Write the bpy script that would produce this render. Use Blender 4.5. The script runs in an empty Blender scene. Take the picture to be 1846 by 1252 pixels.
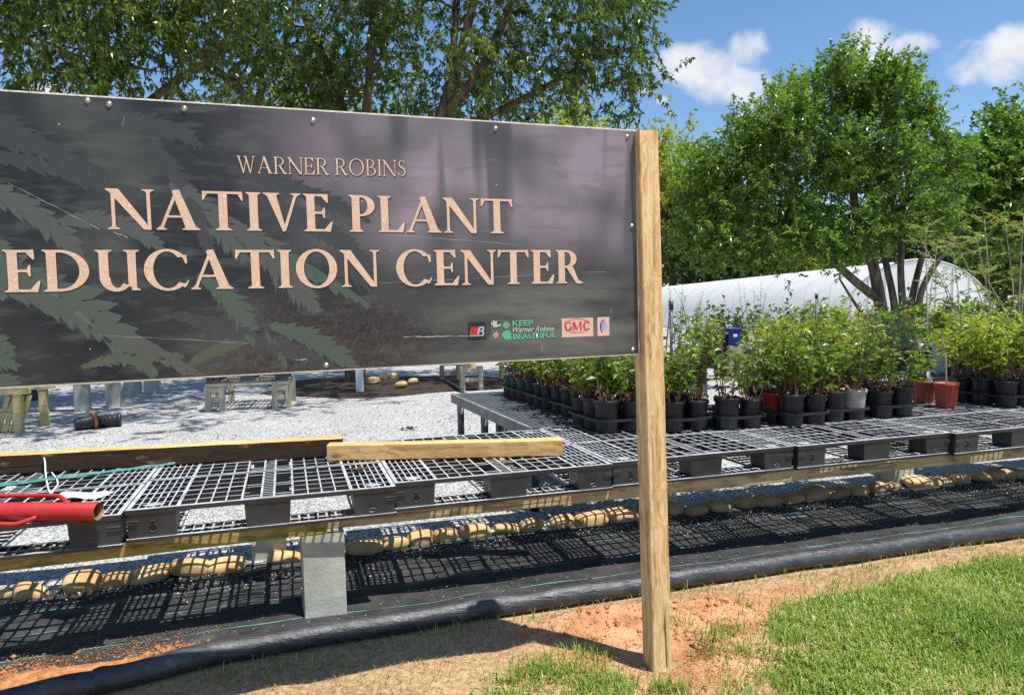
import bpy, bmesh, math, random
import numpy as np
from mathutils import Vector, Matrix
random.seed(7); RNG = np.random.default_rng(7)
sc = bpy.context.scene
R = math.radians

# ------------------------------------------------------------------ camera
CAM_H, FPX, IW, IH = 1.51, 1300.0, 1846.0, 1252.0
PITCH, ROLL = R(-3.3), R(1.0)
cam_d = bpy.data.cameras.new('camera'); cam = bpy.data.objects.new('camera', cam_d)
sc.collection.objects.link(cam); sc.camera = cam
_r = Vector((1, 0, 0)); _u = Vector((0, -math.sin(PITCH), math.cos(PITCH))); _f = Vector((0, math.cos(PITCH), math.sin(PITCH)))
CR = _r*math.cos(ROLL) - _u*math.sin(ROLL); CU = _u*math.cos(ROLL) + _r*math.sin(ROLL); CF = _f
CP = Vector((0, 0, CAM_H))
m = Matrix((CR, CU, -CF)).transposed().to_4x4(); m.translation = CP; cam.matrix_world = m
cam_d.sensor_width = 36; cam_d.lens = 36*FPX/IW; cam_d.clip_start = .05; cam_d.clip_end = 2000

def ray(x, y): return CF + CR*((x-IW/2)/FPX) - CU*((y-IH/2)/FPX)
def atz(x, y, z=0.):            # photo pixel -> point on the level z
    r = ray(x, y); return CP + r*((z-CAM_H)/r.z)
def aty(x, y, Y):               # photo pixel -> point at distance Y
    r = ray(x, y); return CP + r*(Y/r.y)

# ------------------------------------------------------------------ light
SUNV = Vector((.324, -.206, 1.0)).normalized()      # towards the sun
sun_el = math.asin(SUNV.z); sun_az = math.atan2(SUNV.x, SUNV.y)
sd = bpy.data.lights.new('sun', 'SUN'); sd.energy = 5.0; sd.angle = R(.5); sd.color = (1, .955, .88)
so = bpy.data.objects.new('sun', sd); sc.collection.objects.link(so)
so.rotation_euler = (-SUNV).to_track_quat('-Z', 'Y').to_euler(); so.location = (3, -2, 20)
sc.view_settings.view_transform = 'Standard'; sc.view_settings.look = 'None'
sc.view_settings.exposure = .52; sc.view_settings.gamma = 1
sc.render.engine = 'CYCLES'
sc.cycles.max_bounces = 6; sc.cycles.transparent_max_bounces = 6

# ------------------------------------------------------------------ node helpers
def nd(nt, typ, ins=None, **kw):
    n = nt.nodes.new(typ)
    for k, v in kw.items(): setattr(n, k, v)
    for k, v in (ins or {}).items():
        s = n.inputs[k]
        if isinstance(v, bpy.types.NodeSocket): nt.links.new(v, s)
        else: s.default_value = v
    return n
def ramp(nt, fac, stops, interp='LINEAR'):
    n = nt.nodes.new('ShaderNodeValToRGB'); nt.links.new(fac, n.inputs[0]); cr = n.color_ramp; cr.interpolation = interp
    while len(cr.elements) > 1: cr.elements.remove(cr.elements[0])
    cr.elements[0].position = stops[0][0]; cr.elements[0].color = (*stops[0][1], 1)
    for p, c in stops[1:]: cr.elements.new(p).color = (*c, 1)
    return n.outputs[0]
def mth(nt, op, a, b=0., c=0., clamp=False):
    n = nt.nodes.new('ShaderNodeMath'); n.operation = op; n.use_clamp = clamp
    for i, v in enumerate((a, b, c)):
        if isinstance(v, bpy.types.NodeSocket): nt.links.new(v, n.inputs[i])
        else: n.inputs[i].default_value = v
    return n.outputs[0]
def mix(nt, f, a, b, blend='MIX'):
    n = nt.nodes.new('ShaderNodeMix'); n.data_type = 'RGBA'; n.blend_type = blend
    for i, v in ((0, f), (6, a), (7, b)):
        if isinstance(v, bpy.types.NodeSocket): nt.links.new(v, n.inputs[i])
        else: n.inputs[i].default_value = v if i == 0 or len(v) == 4 else (*v, 1)
    return n.outputs[2]
def newmat(name):
    mt = bpy.data.materials.new(name); mt.use_nodes = True; nt = mt.node_tree
    return mt, nt, nt.nodes['Principled BSDF']
def bump(nt, b, h, strength, dist=.01):
    n = nd(nt, 'ShaderNodeBump', {'Height': h, 'Strength': strength, 'Distance': dist}); nt.links.new(n.outputs[0], b.inputs['Normal']); return n
def coords(nt, sc_=(1, 1, 1), shuffle=False):
    tc = nt.nodes.new('ShaderNodeTexCoord'); v = tc.outputs['Object']
    if shuffle:
        oi = nt.nodes.new('ShaderNodeObjectInfo')
        sm = nd(nt, 'ShaderNodeVectorMath', {0: v, 1: oi.outputs['Location']}, operation='ADD'); v = sm.outputs[0]
    mp = nd(nt, 'ShaderNodeMapping', {'Vector': v}); mp.inputs['Scale'].default_value = sc_
    return mp.outputs[0]
def noise(nt, v, scale, detail=4, rough=.55, dist=0):
    return nd(nt, 'ShaderNodeTexNoise', {'Vector': v, 'Scale': scale, 'Detail': detail, 'Roughness': rough, 'Distortion': dist}).outputs[0]
def pm(name, c1, c2, scale=8, rough=.6, bmp=.3, stretch=(1, 1, 1), bscale=None, spec=.5, lo=.35, hi=.65, shuffle=False, dist=.01, metallic=0):
    mt, nt, b = newmat(name); v = coords(nt, stretch, shuffle)
    f = noise(nt, v, scale, 6)
    nt.links.new(ramp(nt, f, [(lo, c1), (hi, c2)]), b.inputs['Base Color'])
    b.inputs['Roughness'].default_value = rough; b.inputs['Specular IOR Level'].default_value = spec; b.inputs['Metallic'].default_value = metallic
    if bmp: bump(nt, b, noise(nt, v, bscale or scale*4, 5), bmp, dist)
    return mt

# ------------------------------------------------------------------ sky
w = bpy.data.worlds.new('World'); sc.world = w; w.use_nodes = True; nt = w.node_tree
bg = nt.nodes['Background']
sky = nd(nt, 'ShaderNodeTexSky', sky_type='NISHITA', sun_disc=False, sun_elevation=sun_el, sun_rotation=sun_az, air_density=1.0, dust_density=.25, ozone_density=2.5)
tc = nt.nodes.new('ShaderNodeTexCoord'); sp = nd(nt, 'ShaderNodeSeparateXYZ', {0: tc.outputs['Generated']})
yy = mth(nt, 'MAXIMUM', sp.outputs[1], .05)
gu = mth(nt, 'DIVIDE', sp.outputs[0], yy); gv = mth(nt, 'DIVIDE', sp.outputs[2], yy)
cv = nd(nt, 'ShaderNodeCombineXYZ', {0: gu, 1: gv}).outputs[0]
acc = None
for (x, y, a, b_) in [(1270, 122, 88, 42), (1245, 108, 55, 30), (1348, 92, 42, 40), (1325, 150, 70, 48), (1580, 78, 60, 46), (1635, 78, 52, 22), (1590, 105, 60, 30), (1810, 100, 92, 40), (1830, 75, 45, 30), (1790, 120, 80, 34), (1163, 160, 22, 16), (1193, 181, 16, 9), (60, 180, 60, 30), (2150, 60, 160, 60), (-500, 120, 260, 80)]:
    d = ray(x, y); cu, cvv = d.x/d.y, d.z/d.y
    du = mth(nt, 'MULTIPLY', mth(nt, 'SUBTRACT', gu, cu), FPX/a); dv = mth(nt, 'MULTIPLY', mth(nt, 'SUBTRACT', gv, cvv), FPX/b_)
    e = mth(nt, 'SUBTRACT', 1., mth(nt, 'ADD', mth(nt, 'MULTIPLY', du, du), mth(nt, 'MULTIPLY', dv, dv)))
    e = mth(nt, 'MAXIMUM', e, -1.2)
    acc = e if acc is None else mth(nt, 'MAXIMUM', acc, e)
n1 = noise(nt, cv, 14, 8, .6, .4)
dens = mth(nt, 'ADD', mth(nt, 'MULTIPLY', acc, .55), mth(nt, 'MULTIPLY', mth(nt, 'SUBTRACT', n1, .5), 2.2))
mask = nd(nt, 'ShaderNodeMapRange', {0: dens, 1: -.22, 2: .75}, interpolation_type='SMOOTHSTEP').outputs[0]
front = mth(nt, 'GREATER_THAN', sp.outputs[1], .06)
mask = mth(nt, 'MULTIPLY', mth(nt, 'MULTIPLY', mask, front), .93)
shade = nd(nt, 'ShaderNodeMapRange', {0: noise(nt, cv, 9, 5, .6), 1: .35, 2: .7, 3: 5.2, 4: 6.6}).outputs[0]
cl = nd(nt, 'ShaderNodeVectorMath', {0: (1., 1.0, 1.03), 'Scale': shade}, operation='SCALE').outputs[0]
sat = nd(nt, 'ShaderNodeHueSaturation', {'Saturation': 1.13, 'Value': 1.0, 'Color': sky.outputs[0]}).outputs[0]
nt.links.new(mix(nt, mask, sat, cl), bg.inputs[0]); bg.inputs[1].default_value = .112

# ------------------------------------------------------------------ object helpers
COL = sc.collection
def tag(o, label=None, cat=None, group=None, kind=None):
    for k, v in (('label', label), ('category', cat), ('group', group), ('kind', kind)):
        if v: o[k] = v
    return o
def empty(name, loc=(0, 0, 0), rz=0, label=None, cat=None, group=None):
    o = bpy.data.objects.new(name, None); COL.objects.link(o); o.location = loc; o.rotation_euler = (0, 0, rz); o.empty_display_size = .1
    return tag(o, label, cat, group)
def kids(o): return [c for c in bpy.data.objects if c.parent is o]
def copy_tree(o, tree, parent=None):
    c = o.copy(); COL.objects.link(c)
    if parent: c.parent = parent
    for ch in tree.get(o.name, []): copy_tree(ch, tree, c)
    return c
def tree_of(o):
    t = {}
    def rec(p):
        ks = kids(p); t[p.name] = ks
        for k in ks: rec(k)
    rec(o); return t
def dup(o, loc, rz=0, label=None, group=None, scale=1.):
    if o.name not in dup.cache: dup.cache[o.name] = tree_of(o)
    c = copy_tree(o, dup.cache[o.name]); c.location = loc; c.rotation_euler = (0, 0, rz); c.scale = (scale,)*3
    if label: c['label'] = label
    if group: c['group'] = group
    return c
dup.cache = {}
def npmesh(name, V, F, mats, parent=None, smooth=False, attr=None, loc=None, mi=None):
    """V (n,3) array; F list of tuples or (m,k) array"""
    me = bpy.data.meshes.new(name); V = np.asarray(V, np.float32)
    me.vertices.add(len(V)); me.vertices.foreach_set('co', V.ravel())
    if isinstance(F, np.ndarray):
        k = F.shape[1]; cnt = np.full(len(F), k, np.int32); idx = F.ravel().astype(np.int32)
    else:
        cnt = np.array([len(f) for f in F], np.int32); idx = np.array([i for f in F for i in f], np.int32)
    me.loops.add(len(idx)); me.loops.foreach_set('vertex_index', idx)
    me.polygons.add(len(cnt)); st = np.zeros(len(cnt), np.int32); st[1:] = np.cumsum(cnt)[:-1]
    me.polygons.foreach_set('loop_start', st)
    if mi is not None: me.polygons.foreach_set('material_index', np.asarray(mi, np.int32))
    me.update(calc_edges=True); me.validate()
    me.polygons.foreach_set('use_smooth', np.full(len(me.polygons), bool(smooth)))
    if attr is not None:
        a = me.attributes.new('rnd', 'FLOAT', 'POINT'); a.data.foreach_set('value', np.asarray(attr, np.float32))
    for mt in (mats if isinstance(mats, (list, tuple)) else [mats]): me.materials.append(mt)
    o = bpy.data.objects.new(name, me); COL.objects.link(o)
    if parent: o.parent = parent
    if loc is not None: o.location = loc
    return o

class MB:
    def __init__(s): s.v, s.f, s.mi = [], [], []
    def add(s, vs, fs, mi=0):
        b = len(s.v); s.v += [tuple(v) for v in vs]; s.f += [tuple(i+b for i in f) for f in fs]; s.mi += [mi]*len(fs)
    def box(s, x0, x1, y0, y1, z0, z1, mi=0, M=None):
        vs = [Vector(p) for p in ((x0, y0, z0), (x1, y0, z0), (x1, y1, z0), (x0, y1, z0), (x0, y0, z1), (x1, y0, z1), (x1, y1, z1), (x0, y1, z1))]
        if M: vs = [M @ v for v in vs]
        s.add(vs, [(3, 2, 1, 0), (4, 5, 6, 7), (0, 1, 5, 4), (1, 2, 6, 5), (2, 3, 7, 6), (3, 0, 4, 7)], mi)
    def taper(s, x0, x1, y0, y1, z0, z1, t, mi=0):    # box narrower by t at the bottom
        s.add([(x0+t, y0+t, z0), (x1-t, y0+t, z0), (x1-t, y1-t, z0), (x0+t, y1-t, z0), (x0, y0, z1), (x1, y0, z1), (x1, y1, z1), (x0, y1, z1)],
              [(3, 2, 1, 0), (4, 5, 6, 7), (0, 1, 5, 4), (1, 2, 6, 5), (2, 3, 7, 6), (3, 0, 4, 7)], mi)
    def bevbox(s, x0, x1, y0, y1, z0, z1, b, axis=0, mi=0, M=None, seg=None):
        """box with chamfered long edges along axis 0, 1 or 2; optional (n, jitter) segments along it"""
        lo = [x0, y0, z0]; hi = [x1, y1, z1]; a, c = [(1, 2), (2, 0), (0, 1)][axis]
        sec = [(lo[a]+b, lo[c]), (hi[a]-b, lo[c]), (hi[a], lo[c]+b), (hi[a], hi[c]-b), (hi[a]-b, hi[c]), (lo[a]+b, hi[c]), (lo[a], hi[c]-b), (lo[a], lo[c]+b)]
        n, j = seg or (1, 0); vs = []; fs = []
        for i in range(n+1):
            t = lo[axis]+(hi[axis]-lo[axis])*i/n; off = (random.uniform(-j, j), random.uniform(-j, j))
            for p, q in sec:
                r_ = [0, 0, 0]; r_[axis] = t; r_[a] = p+off[0]+random.uniform(-j, j)*.4; r_[c] = q+off[1]+random.uniform(-j, j)*.4
                v = Vector(r_); vs.append(M @ v if M else v)
        for i in range(n):
            for k in range(8):
                k2 = (k+1) % 8; fs.append((i*8+k, i*8+k2, i*8+8+k2, i*8+8+k))
        fs.append(tuple(reversed(range(8)))); fs.append(tuple(range(n*8, n*8+8)))
        s.add(vs, fs, mi)
    def tube(s, pts, r, k=8, mi=0, caps=True):
        pts = [Vector(p) for p in pts]; n = len(pts); rs = r if isinstance(r, (list, tuple, np.ndarray)) else [r]*n
        vs, fs = [], []; prev = None
        for i in range(n):
            d = (pts[min(i+1, n-1)]-pts[max(i-1, 0)]).normalized()
            if prev is None:
                h = Vector((0, 0, 1)) if abs(d.z) < .9 else Vector((1, 0, 0)); a = d.cross(h).normalized()
            else: a = (prev - d*prev.dot(d)).normalized()
            prev = a; b = d.cross(a)
            for j in range(k):
                t = 2*math.pi*j/k; vs.append(pts[i]+(a*math.cos(t)+b*math.sin(t))*rs[i])
        for i in range(n-1):
            for j in range(k):
                j2 = (j+1) % k; fs.append((i*k+j, i*k+j2, (i+1)*k+j2, (i+1)*k+j))
        if caps: fs.append(tuple(reversed(range(k)))); fs.append(tuple(range((n-1)*k, n*k)))
        s.add(vs, fs, mi)
    def lathe(s, prof, k=20, mi=0, M=None, sy=1.):
        vs, fs = [], []
        for (r, z) in prof:
            for j in range(k):
                t = 2*math.pi*j/k; v = Vector((r*math.cos(t), r*math.sin(t)*sy, z)); vs.append(M @ v if M else v)
        for i in range(len(prof)-1):
            for j in range(k):
                j2 = (j+1) % k; fs.append((i*k+j, i*k+j2, (i+1)*k+j2, (i+1)*k+j))
        s.add(vs, fs, mi)
    def poly(s, pts, mi=0): s.add(pts, [tuple(range(len(pts)))], mi)
    def build(s, name, mats, parent=None, smooth=False, loc=None):
        return npmesh(name, s.v, s.f, mats, parent, smooth, loc=loc, mi=s.mi)
def thing(o, label, cat, group=None): return tag(o, label, cat, group)

# the frame of the pallet benches: U along the benches, N away from the photographer
O2 = Vector((-1.728, 3.16, 0)); U2 = Vector((.9433, .332, 0)).normalized(); N2 = Vector((-U2.y, U2.x, 0))
ANG = math.atan2(U2.y, U2.x)
def SN(s, n, z=0.): return O2 + U2*s + N2*n + Vector((0, 0, z))
def sn_of(p): d = Vector((p[0], p[1], 0))-O2; return d.dot(U2), d.dot(N2)
DR = lambda s: -.033*max(s, 0)          # the benches drift a little towards the camera on the right

# ------------------------------------------------------------------ materials
def leafmat(name, stops, trans=.35, rough=.5, tcol=(1.25, 1.35, .6)):
    mt, nt, b = newmat(name)
    at = nd(nt, 'ShaderNodeAttribute', attribute_name='rnd')
    c = ramp(nt, at.outputs['Fac'], stops)
    nt.links.new(c, b.inputs['Base Color']); b.inputs['Roughness'].default_value = rough; b.inputs['Specular IOR Level'].default_value = .45
    t = nd(nt, 'ShaderNodeBsdfTranslucent', {'Color': mix(nt, 1., c, tcol, 'MULTIPLY')})
    ms = nd(nt, 'ShaderNodeMixShader', {0: trans, 1: b.outputs[0], 2: t.outputs[0]})
    nt.links.new(ms.outputs[0], nt.nodes['Material Output'].inputs[0]); return mt
M = {}
M['leaf_pecan'] = leafmat('leaf_pecan', [(0, (.035, .06, .016)), (.5, (.09, .145, .032)), (.85, (.17, .25, .055)), (1, (.32, .35, .11))], .42, .28)
M['leaf_wax'] = leafmat('leaf_wax', [(0, (.03, .075, .016)), (.45, (.13, .235, .04)), (.85, (.27, .41, .075)), (1, (.42, .48, .15))], .40, .30)
M['leaf_dark'] = leafmat('leaf_dark', [(0, (.018, .042, .014)), (.6, (.06, .115, .03)), (1, (.14, .2, .05))], .36)
M['leaf_yellowgreen'] = leafmat('leaf_yellowgreen', [(0, (.12, .17, .025)), (.5, (.29, .37, .05)), (1, (.52, .50, .10))], .45, .4)
M['leaf_shrub'] = leafmat('leaf_shrub', [(0, (.045, .09, .016)), (.5, (.135, .23, .036)), (.88, (.28, .37, .075)), (1, (.52, .50, .2))], .40, .32)
M['leaf_olive'] = leafmat('leaf_olive', [(0, (.04, .075, .018)), (.5, (.11, .17, .035)), (.88, (.22, .28, .06)), (1, (.42, .36, .13))], .4, .36)
M['leaf_lime'] = leafmat('leaf_lime', [(0, (.12, .17, .02)), (.6, (.24, .30, .04)), (1, (.42, .42, .10))], .4)
M['leaf_gold'] = leafmat('leaf_gold', [(0, (.12, .14, .01)), (.5, (.35, .32, .015)), (1, (.55, .45, .03))], .35)
M['leaf_blue'] = leafmat('leaf_blue', [(0, (.03, .09, .055)), (.6, (.08, .18, .12)), (1, (.16, .28, .2))], .25, .5, (1.1, 1.2, .8))
M['leaf_dry'] = leafmat('leaf_dry', [(0, (.06, .028, .012)), (.6, (.18, .075, .03)), (1, (.36, .19, .08))], .2)
M['leaf_rust'] = leafmat('leaf_rust', [(0, (.14, .20, .05)), (.55, (.30, .36, .09)), (.85, (.40, .40, .14)), (1, (.48, .26, .12))], .42)
M['grass_green'] = leafmat('grass_green', [(0, (.09, .13, .02)), (.4, (.19, .31, .04)), (.7, (.32, .46, .08)), (.85, (.48, .46, .18)), (1, (.62, .50, .28))], .38, .45)
M['grass_dry'] = leafmat('grass_dry', [(0, (.16, .09, .035)), (.5, (.36, .245, .11)), (.9, (.52, .40, .2)), (1, (.2, .24, .06))], .2, .6)
M['bark'] = pm('bark', (.035, .027, .02), (.16, .125, .09), 9, .9, .8, (1, 1, .3), shuffle=True)
M['bark_pale'] = pm('bark_pale', (.10, .085, .065), (.30, .265, .22), 10, .85, .5, (1, 1, .4), shuffle=True)
M['twig'] = pm('twig', (.07, .04, .02), (.2, .12, .06), 20, .8, 0, shuffle=True)
M['stem_pale'] = pm('stem_pale', (.30, .25, .18), (.55, .47, .36), 20, .8, 0)

def plastic(name, c, c2, rough=.42, dust_sheen=(.2, .2, .2), dfac=.35):
    mt, nt, b = newmat(name); v = coords(nt, (1, 1, 1), True)
    base = ramp(nt, noise(nt, v, 6, 6), [(.35, c), (.65, c2)])
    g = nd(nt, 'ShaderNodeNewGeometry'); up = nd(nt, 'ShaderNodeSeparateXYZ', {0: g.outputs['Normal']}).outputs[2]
    # pale dusty tone on upward faces; on pallet decks it also paints in glare
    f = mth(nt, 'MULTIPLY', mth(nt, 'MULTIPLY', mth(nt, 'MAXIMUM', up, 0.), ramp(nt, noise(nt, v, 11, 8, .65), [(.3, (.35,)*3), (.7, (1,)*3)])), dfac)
    nt.links.new(mix(nt, f, base, dust_sheen), b.inputs['Base Color'])
    nt.links.new(ramp(nt, noise(nt, v, 25, 4), [(.3, (rough-.1,)*3), (.7, (rough+.15,)*3)]), b.inputs['Roughness'])
    bump(nt, b, noise(nt, v, 40, 4), .12, .004); return mt
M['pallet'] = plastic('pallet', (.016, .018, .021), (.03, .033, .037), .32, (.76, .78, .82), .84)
M['pallet_block'] = plastic('pallet_block', (.02, .023, .027), (.038, .043, .049), .42, (.3, .3, .31), .4)
M['pallet_far'] = plastic('pallet_far', (.12, .14, .16), (.2, .22, .25), .5, (.4, .42, .45), .5)
M['pallet_pale'] = plastic('pallet_pale', (.42, .47, .55), (.55, .6, .68), .5, (.7, .7, .7), .4)
M['mesh_bench'] = plastic('mesh_bench', (.02, .024, .028), (.035, .04, .046), .4, (.34, .37, .41), .5)
M['bench_rim'] = pm('bench_rim', (.14, .135, .135), (.24, .23, .225), 7, .7, .15)
M['pot_black'] = plastic('pot_black', (.008, .009, .012), (.017, .019, .023), .40, (.12, .11, .10), .25)
M['pot_green'] = plastic('pot_green', (.01, .04, .022), (.02, .065, .036), .45)
M['pot_terracotta'] = plastic('pot_terracotta', (.30, .045, .022), (.38, .07, .035), .5, (.4, .3, .2), .2)
M['pot_rust'] = plastic('pot_rust', (.20, .035, .018), (.28, .06, .03), .5, (.4, .3, .2), .2)
M['pot_red'] = plastic('pot_red', (.22, .012, .012), (.3, .02, .018), .5)
M['pot_blue'] = plastic('pot_blue', (.01, .04, .25), (.015, .06, .36), .4)
M['pot_grey'] = pm('pot_grey', (.30, .27, .22), (.48, .45, .40), 9, .7, .2)
M['bucket'] = pm('bucket', (.50, .60, .60), (.66, .74, .74), 6, .45, .05)
M['soil'] = pm('soil', (.03, .015, .008), (.14, .06, .03), 40, .95, .9)
M['white'] = pm('white', (.72, .72, .70), (.82, .82, .8), 12, .6, .05)
M['cord'] = pm('cord', (.62, .62, .58), (.8, .8, .76), 30, .6, 0)
M['cream'] = pm('cream', (.62, .55, .40), (.76, .70, .56), 14, .9, .5)
M['teal'] = pm('teal', (.015, .13, .11), (.05, .26, .21), 30, .6, .4)
M['orange'] = pm('orange', (.55, .09, .03), (.7, .14, .05), 20, .6, .1)
M['steel'] = pm('steel', (.35, .35, .34), (.6, .6, .58), 30, .35, .1, metallic=.9)

def redpaint():
    mt, nt, b = newmat('red_paint'); v = coords(nt)
    chip = ramp(nt, noise(nt, v, 38, 8, .7), [(.58, (0,)*3), (.63, (1,)*3)])
    base = ramp(nt, noise(nt, v, 5, 5), [(.3, (.34, .008, .012)), (.7, (.50, .03, .03))])
    nt.links.new(mix(nt, chip, base, (.12, .05, .03)), b.inputs['Base Color'])
    nt.links.new(ramp(nt, noise(nt, v, 12, 5), [(.3, (.42,)*3), (.7, (.7,)*3)]), b.inputs['Roughness'])
    bump(nt, b, noise(nt, v, 60, 4), .2, .004); return mt
M['red_paint'] = redpaint()
M['rust'] = pm('rust', (.10, .05, .025), (.42, .26, .13), 22, .85, .4)

def woodmat(name, dark, mid, light, axis=0, stain=None, stainlo=.52, knots=True, cracks=.6):
    mt, nt, b = newmat(name); st = [7., 7., 7.]; st[axis] = .35
    v = coords(nt, (1, 1, 1), True); vs = nd(nt, 'ShaderNodeMapping', {'Vector': v}); vs.inputs['Scale'].default_value = st; vs = vs.outputs[0]
    warp = noise(nt, v, 2.2, 3); wv = nd(nt, 'ShaderNodeVectorMath', {0: vs, 1: nd(nt, 'ShaderNodeCombineXYZ', {0: warp, 1: warp, 2: warp}).outputs[0]}, operation='ADD').outputs[0]
    g1 = noise(nt, wv, 6.5, 6, .6, .6); g2 = noise(nt, wv, 26, 3, .6)
    c = ramp(nt, g1, [(.28, dark), (.45, mid), (.62, light), (.75, mid)])
    c = mix(nt, mth(nt, 'MULTIPLY', ramp(nt, g2, [(.45, (0,)*3), (.7, (1,)*3)]), .4), c, dark)
    h = g2
    st2 = [30., 30., 30.]; st2[axis] = 1.1
    vc = nd(nt, 'ShaderNodeMapping', {'Vector': v}); vc.inputs['Scale'].default_value = st2
    cr = ramp(nt, noise(nt, vc.outputs[0], 1.4, 3, .5, .3), [(.655, (0,)*3), (.685, (1,)*3)])
    c = mix(nt, mth(nt, 'MULTIPLY', cr, cracks), c, (.03, .018, .01))
    if knots:
        kv = [3., 3., 3.]; kv[axis] = 1.6
        vk = nd(nt, 'ShaderNodeMapping', {'Vector': v}); vk.inputs['Scale'].default_value = kv
        d = nd(nt, 'ShaderNodeTexVoronoi', {'Vector': vk.outputs[0], 'Scale': 1.3}).outputs['Distance']
        c = mix(nt, ramp(nt, d, [(.05, (.85,)*3), (.11, (0,)*3)]), c, (.12, .055, .02))
    if stain:
        sv = [2.2]*3; sv[axis] = 1.0
        vst = nd(nt, 'ShaderNodeMapping', {'Vector': v}); vst.inputs['Scale'].default_value = sv
        f = ramp(nt, noise(nt, vst.outputs[0], 5, 8, .65), [(stainlo-.07, (1,)*3), (stainlo+.07, (0,)*3)])
        c = mix(nt, mth(nt, 'MULTIPLY', f, .92), c, stain)
    nt.links.new(c, b.inputs['Base Color']); b.inputs['Roughness'].default_value = .8; b.inputs['Specular IOR Level'].default_value = .25
    bump(nt, b, mth(nt, 'SUBTRACT', h, mth(nt, 'MULTIPLY', cr, .8)), .45, .004); return mt
M['post_wood'] = woodmat('post_wood', (.25, .12, .04), (.64, .42, .19), (.80, .60, .34), 2, knots=True, cracks=.75)
M['timber_wood'] = woodmat('timber_wood', (.30, .15, .05), (.62, .37, .14), (.76, .53, .25), 0)
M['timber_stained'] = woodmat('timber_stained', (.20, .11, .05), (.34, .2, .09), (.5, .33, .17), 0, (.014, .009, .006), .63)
M['beam_mossy'] = woodmat('beam_mossy', (.16, .12, .03), (.28, .22, .065), (.38, .30, .11), 0, (.05, .05, .012), .42)
M['beam_brown'] = woodmat('beam_brown', (.24, .16, .08), (.42, .30, .16), (.54, .41, .25), 0, (.10, .075, .05), .4)
M['wood_pale'] = woodmat('wood_pale', (.20, .19, .14), (.33, .31, .23), (.42, .39, .29), 2)
M['wood_yellow'] = woodmat('wood_yellow', (.32, .25, .11), (.48, .39, .18), (.58, .48, .25), 0)
M['concrete'] = pm('concrete', (.32, .33, .27), (.50, .49, .42), 5, .9, .5, bscale=70, dist=.004, shuffle=True)

def gravelmat():
    mt, nt, b = newmat('gravel'); v = coords(nt)
    vo = nd(nt, 'ShaderNodeTexVoronoi', {'Vector': v, 'Scale': 62., 'Randomness': 1.})
    val = nd(nt, 'ShaderNodeSeparateColor', {0: vo.outputs['Color']}).outputs[0]
    c = ramp(nt, val, [(0, (.24, .24, .245)), (.35, (.44, .44, .44)), (.75, (.61, .61, .60)), (1, (.76, .76, .74))])
    edge = ramp(nt, vo.outputs['Distance'], [(.35, (1,)*3), (.75, (.45,)*3)])
    c = mix(nt, 1., c, edge, 'MULTIPLY')
    big = ramp(nt, noise(nt, v, .9, 6, .6), [(.3, (.82, .80, .77)), (.7, (1.08, 1.08, 1.08))])
    c = mix(nt, 1., c, big, 'MULTIPLY')
    nt.links.new(c, b.inputs['Base Color']); b.inputs['Roughness'].default_value = .9
    h = mth(nt, 'ADD', mth(nt, 'SUBTRACT', 1., vo.outputs['Distance']), mth(nt, 'MULTIPLY', noise(nt, v, 9, 4), 1.2))
    bump(nt, b, h, .8, .012); return mt
M['gravel'] = gravelmat()
def clothmat():
    mt, nt, b = newmat('weed_cloth'); v = coords(nt)
    sp_ = nd(nt, 'ShaderNodeSeparateXYZ', {0: v}); y = sp_.outputs[1]
    wob = mth(nt, 'MULTIPLY', mth(nt, 'SUBTRACT', noise(nt, v, 1.2, 2), .5), .05)
    q = mth(nt, 'FRACT', mth(nt, 'ADD', mth(nt, 'DIVIDE', mth(nt, 'ADD', y, wob), .285), 10.36))
    ln = mth(nt, 'LESS_THAN', mth(nt, 'ABSOLUTE', mth(nt, 'SUBTRACT', q, .5)), .0075)
    ln = mth(nt, 'MULTIPLY', ln, ramp(nt, noise(nt, v, 6, 3), [(.38, (.15,)*3), (.5, (1,)*3)]))
    base = ramp(nt, noise(nt, v, 5, 8, .7), [(.35, (.018, .018, .019)), (.6, (.048, .048, .049)), (.75, (.12, .115, .105))])
    dirt = ramp(nt, noise(nt, v, 26, 8, .75), [(.62, (0,)*3), (.72, (1,)*3)])
    base = mix(nt, mth(nt, 'MULTIPLY', dirt, .45), base, (.30, .27, .23))
    c = mix(nt, ln, base, (.10, .42, .36)); nt.links.new(c, b.inputs['Base Color'])
    b.inputs['Roughness'].default_value = .7; b.inputs['Specular IOR Level'].default_value = .3
    wv = nd(nt, 'ShaderNodeTexWave', {'Vector': v, 'Scale': 95.}); wv.bands_direction = 'X'
    bump(nt, b, mth(nt, 'ADD', mth(nt, 'MULTIPLY', wv.outputs['Fac'], .35), noise(nt, v, 30, 5)), .35, .005); return mt
M['cloth'] = clothmat()
def pipemat():
    mt, nt, b = newmat('edging_cloth'); v = coords(nt)
    vs = nd(nt, 'ShaderNodeMapping', {'Vector': v}); vs.inputs['Scale'].default_value = (1, 1, 1)
    f = noise(nt, vs.outputs[0], 9, 8, .7)
    nt.links.new(ramp(nt, f, [(.35, (.018, .019, .022)), (.6, (.05, .052, .057)), (.75, (.15, .15, .145))]), b.inputs['Base Color'])
    nt.links.new(ramp(nt, noise(nt, v, 14, 4), [(.3, (.34,)*3), (.7, (.55,)*3)]), b.inputs['Roughness']); b.inputs['Specular IOR Level'].default_value = .6
    st = nd(nt, 'ShaderNodeMapping', {'Vector': v}); st.inputs['Scale'].default_value = (9, 60, 60); st.inputs['Rotation'].default_value = (0, 0, -ANG)
    bump(nt, b, mth(nt, 'ADD', noise(nt, st.outputs[0], 1, 5, .6), mth(nt, 'MULTIPLY', noise(nt, v, 7, 3), 1.)), .7, .010); return mt
M['edging'] = pipemat()
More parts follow.
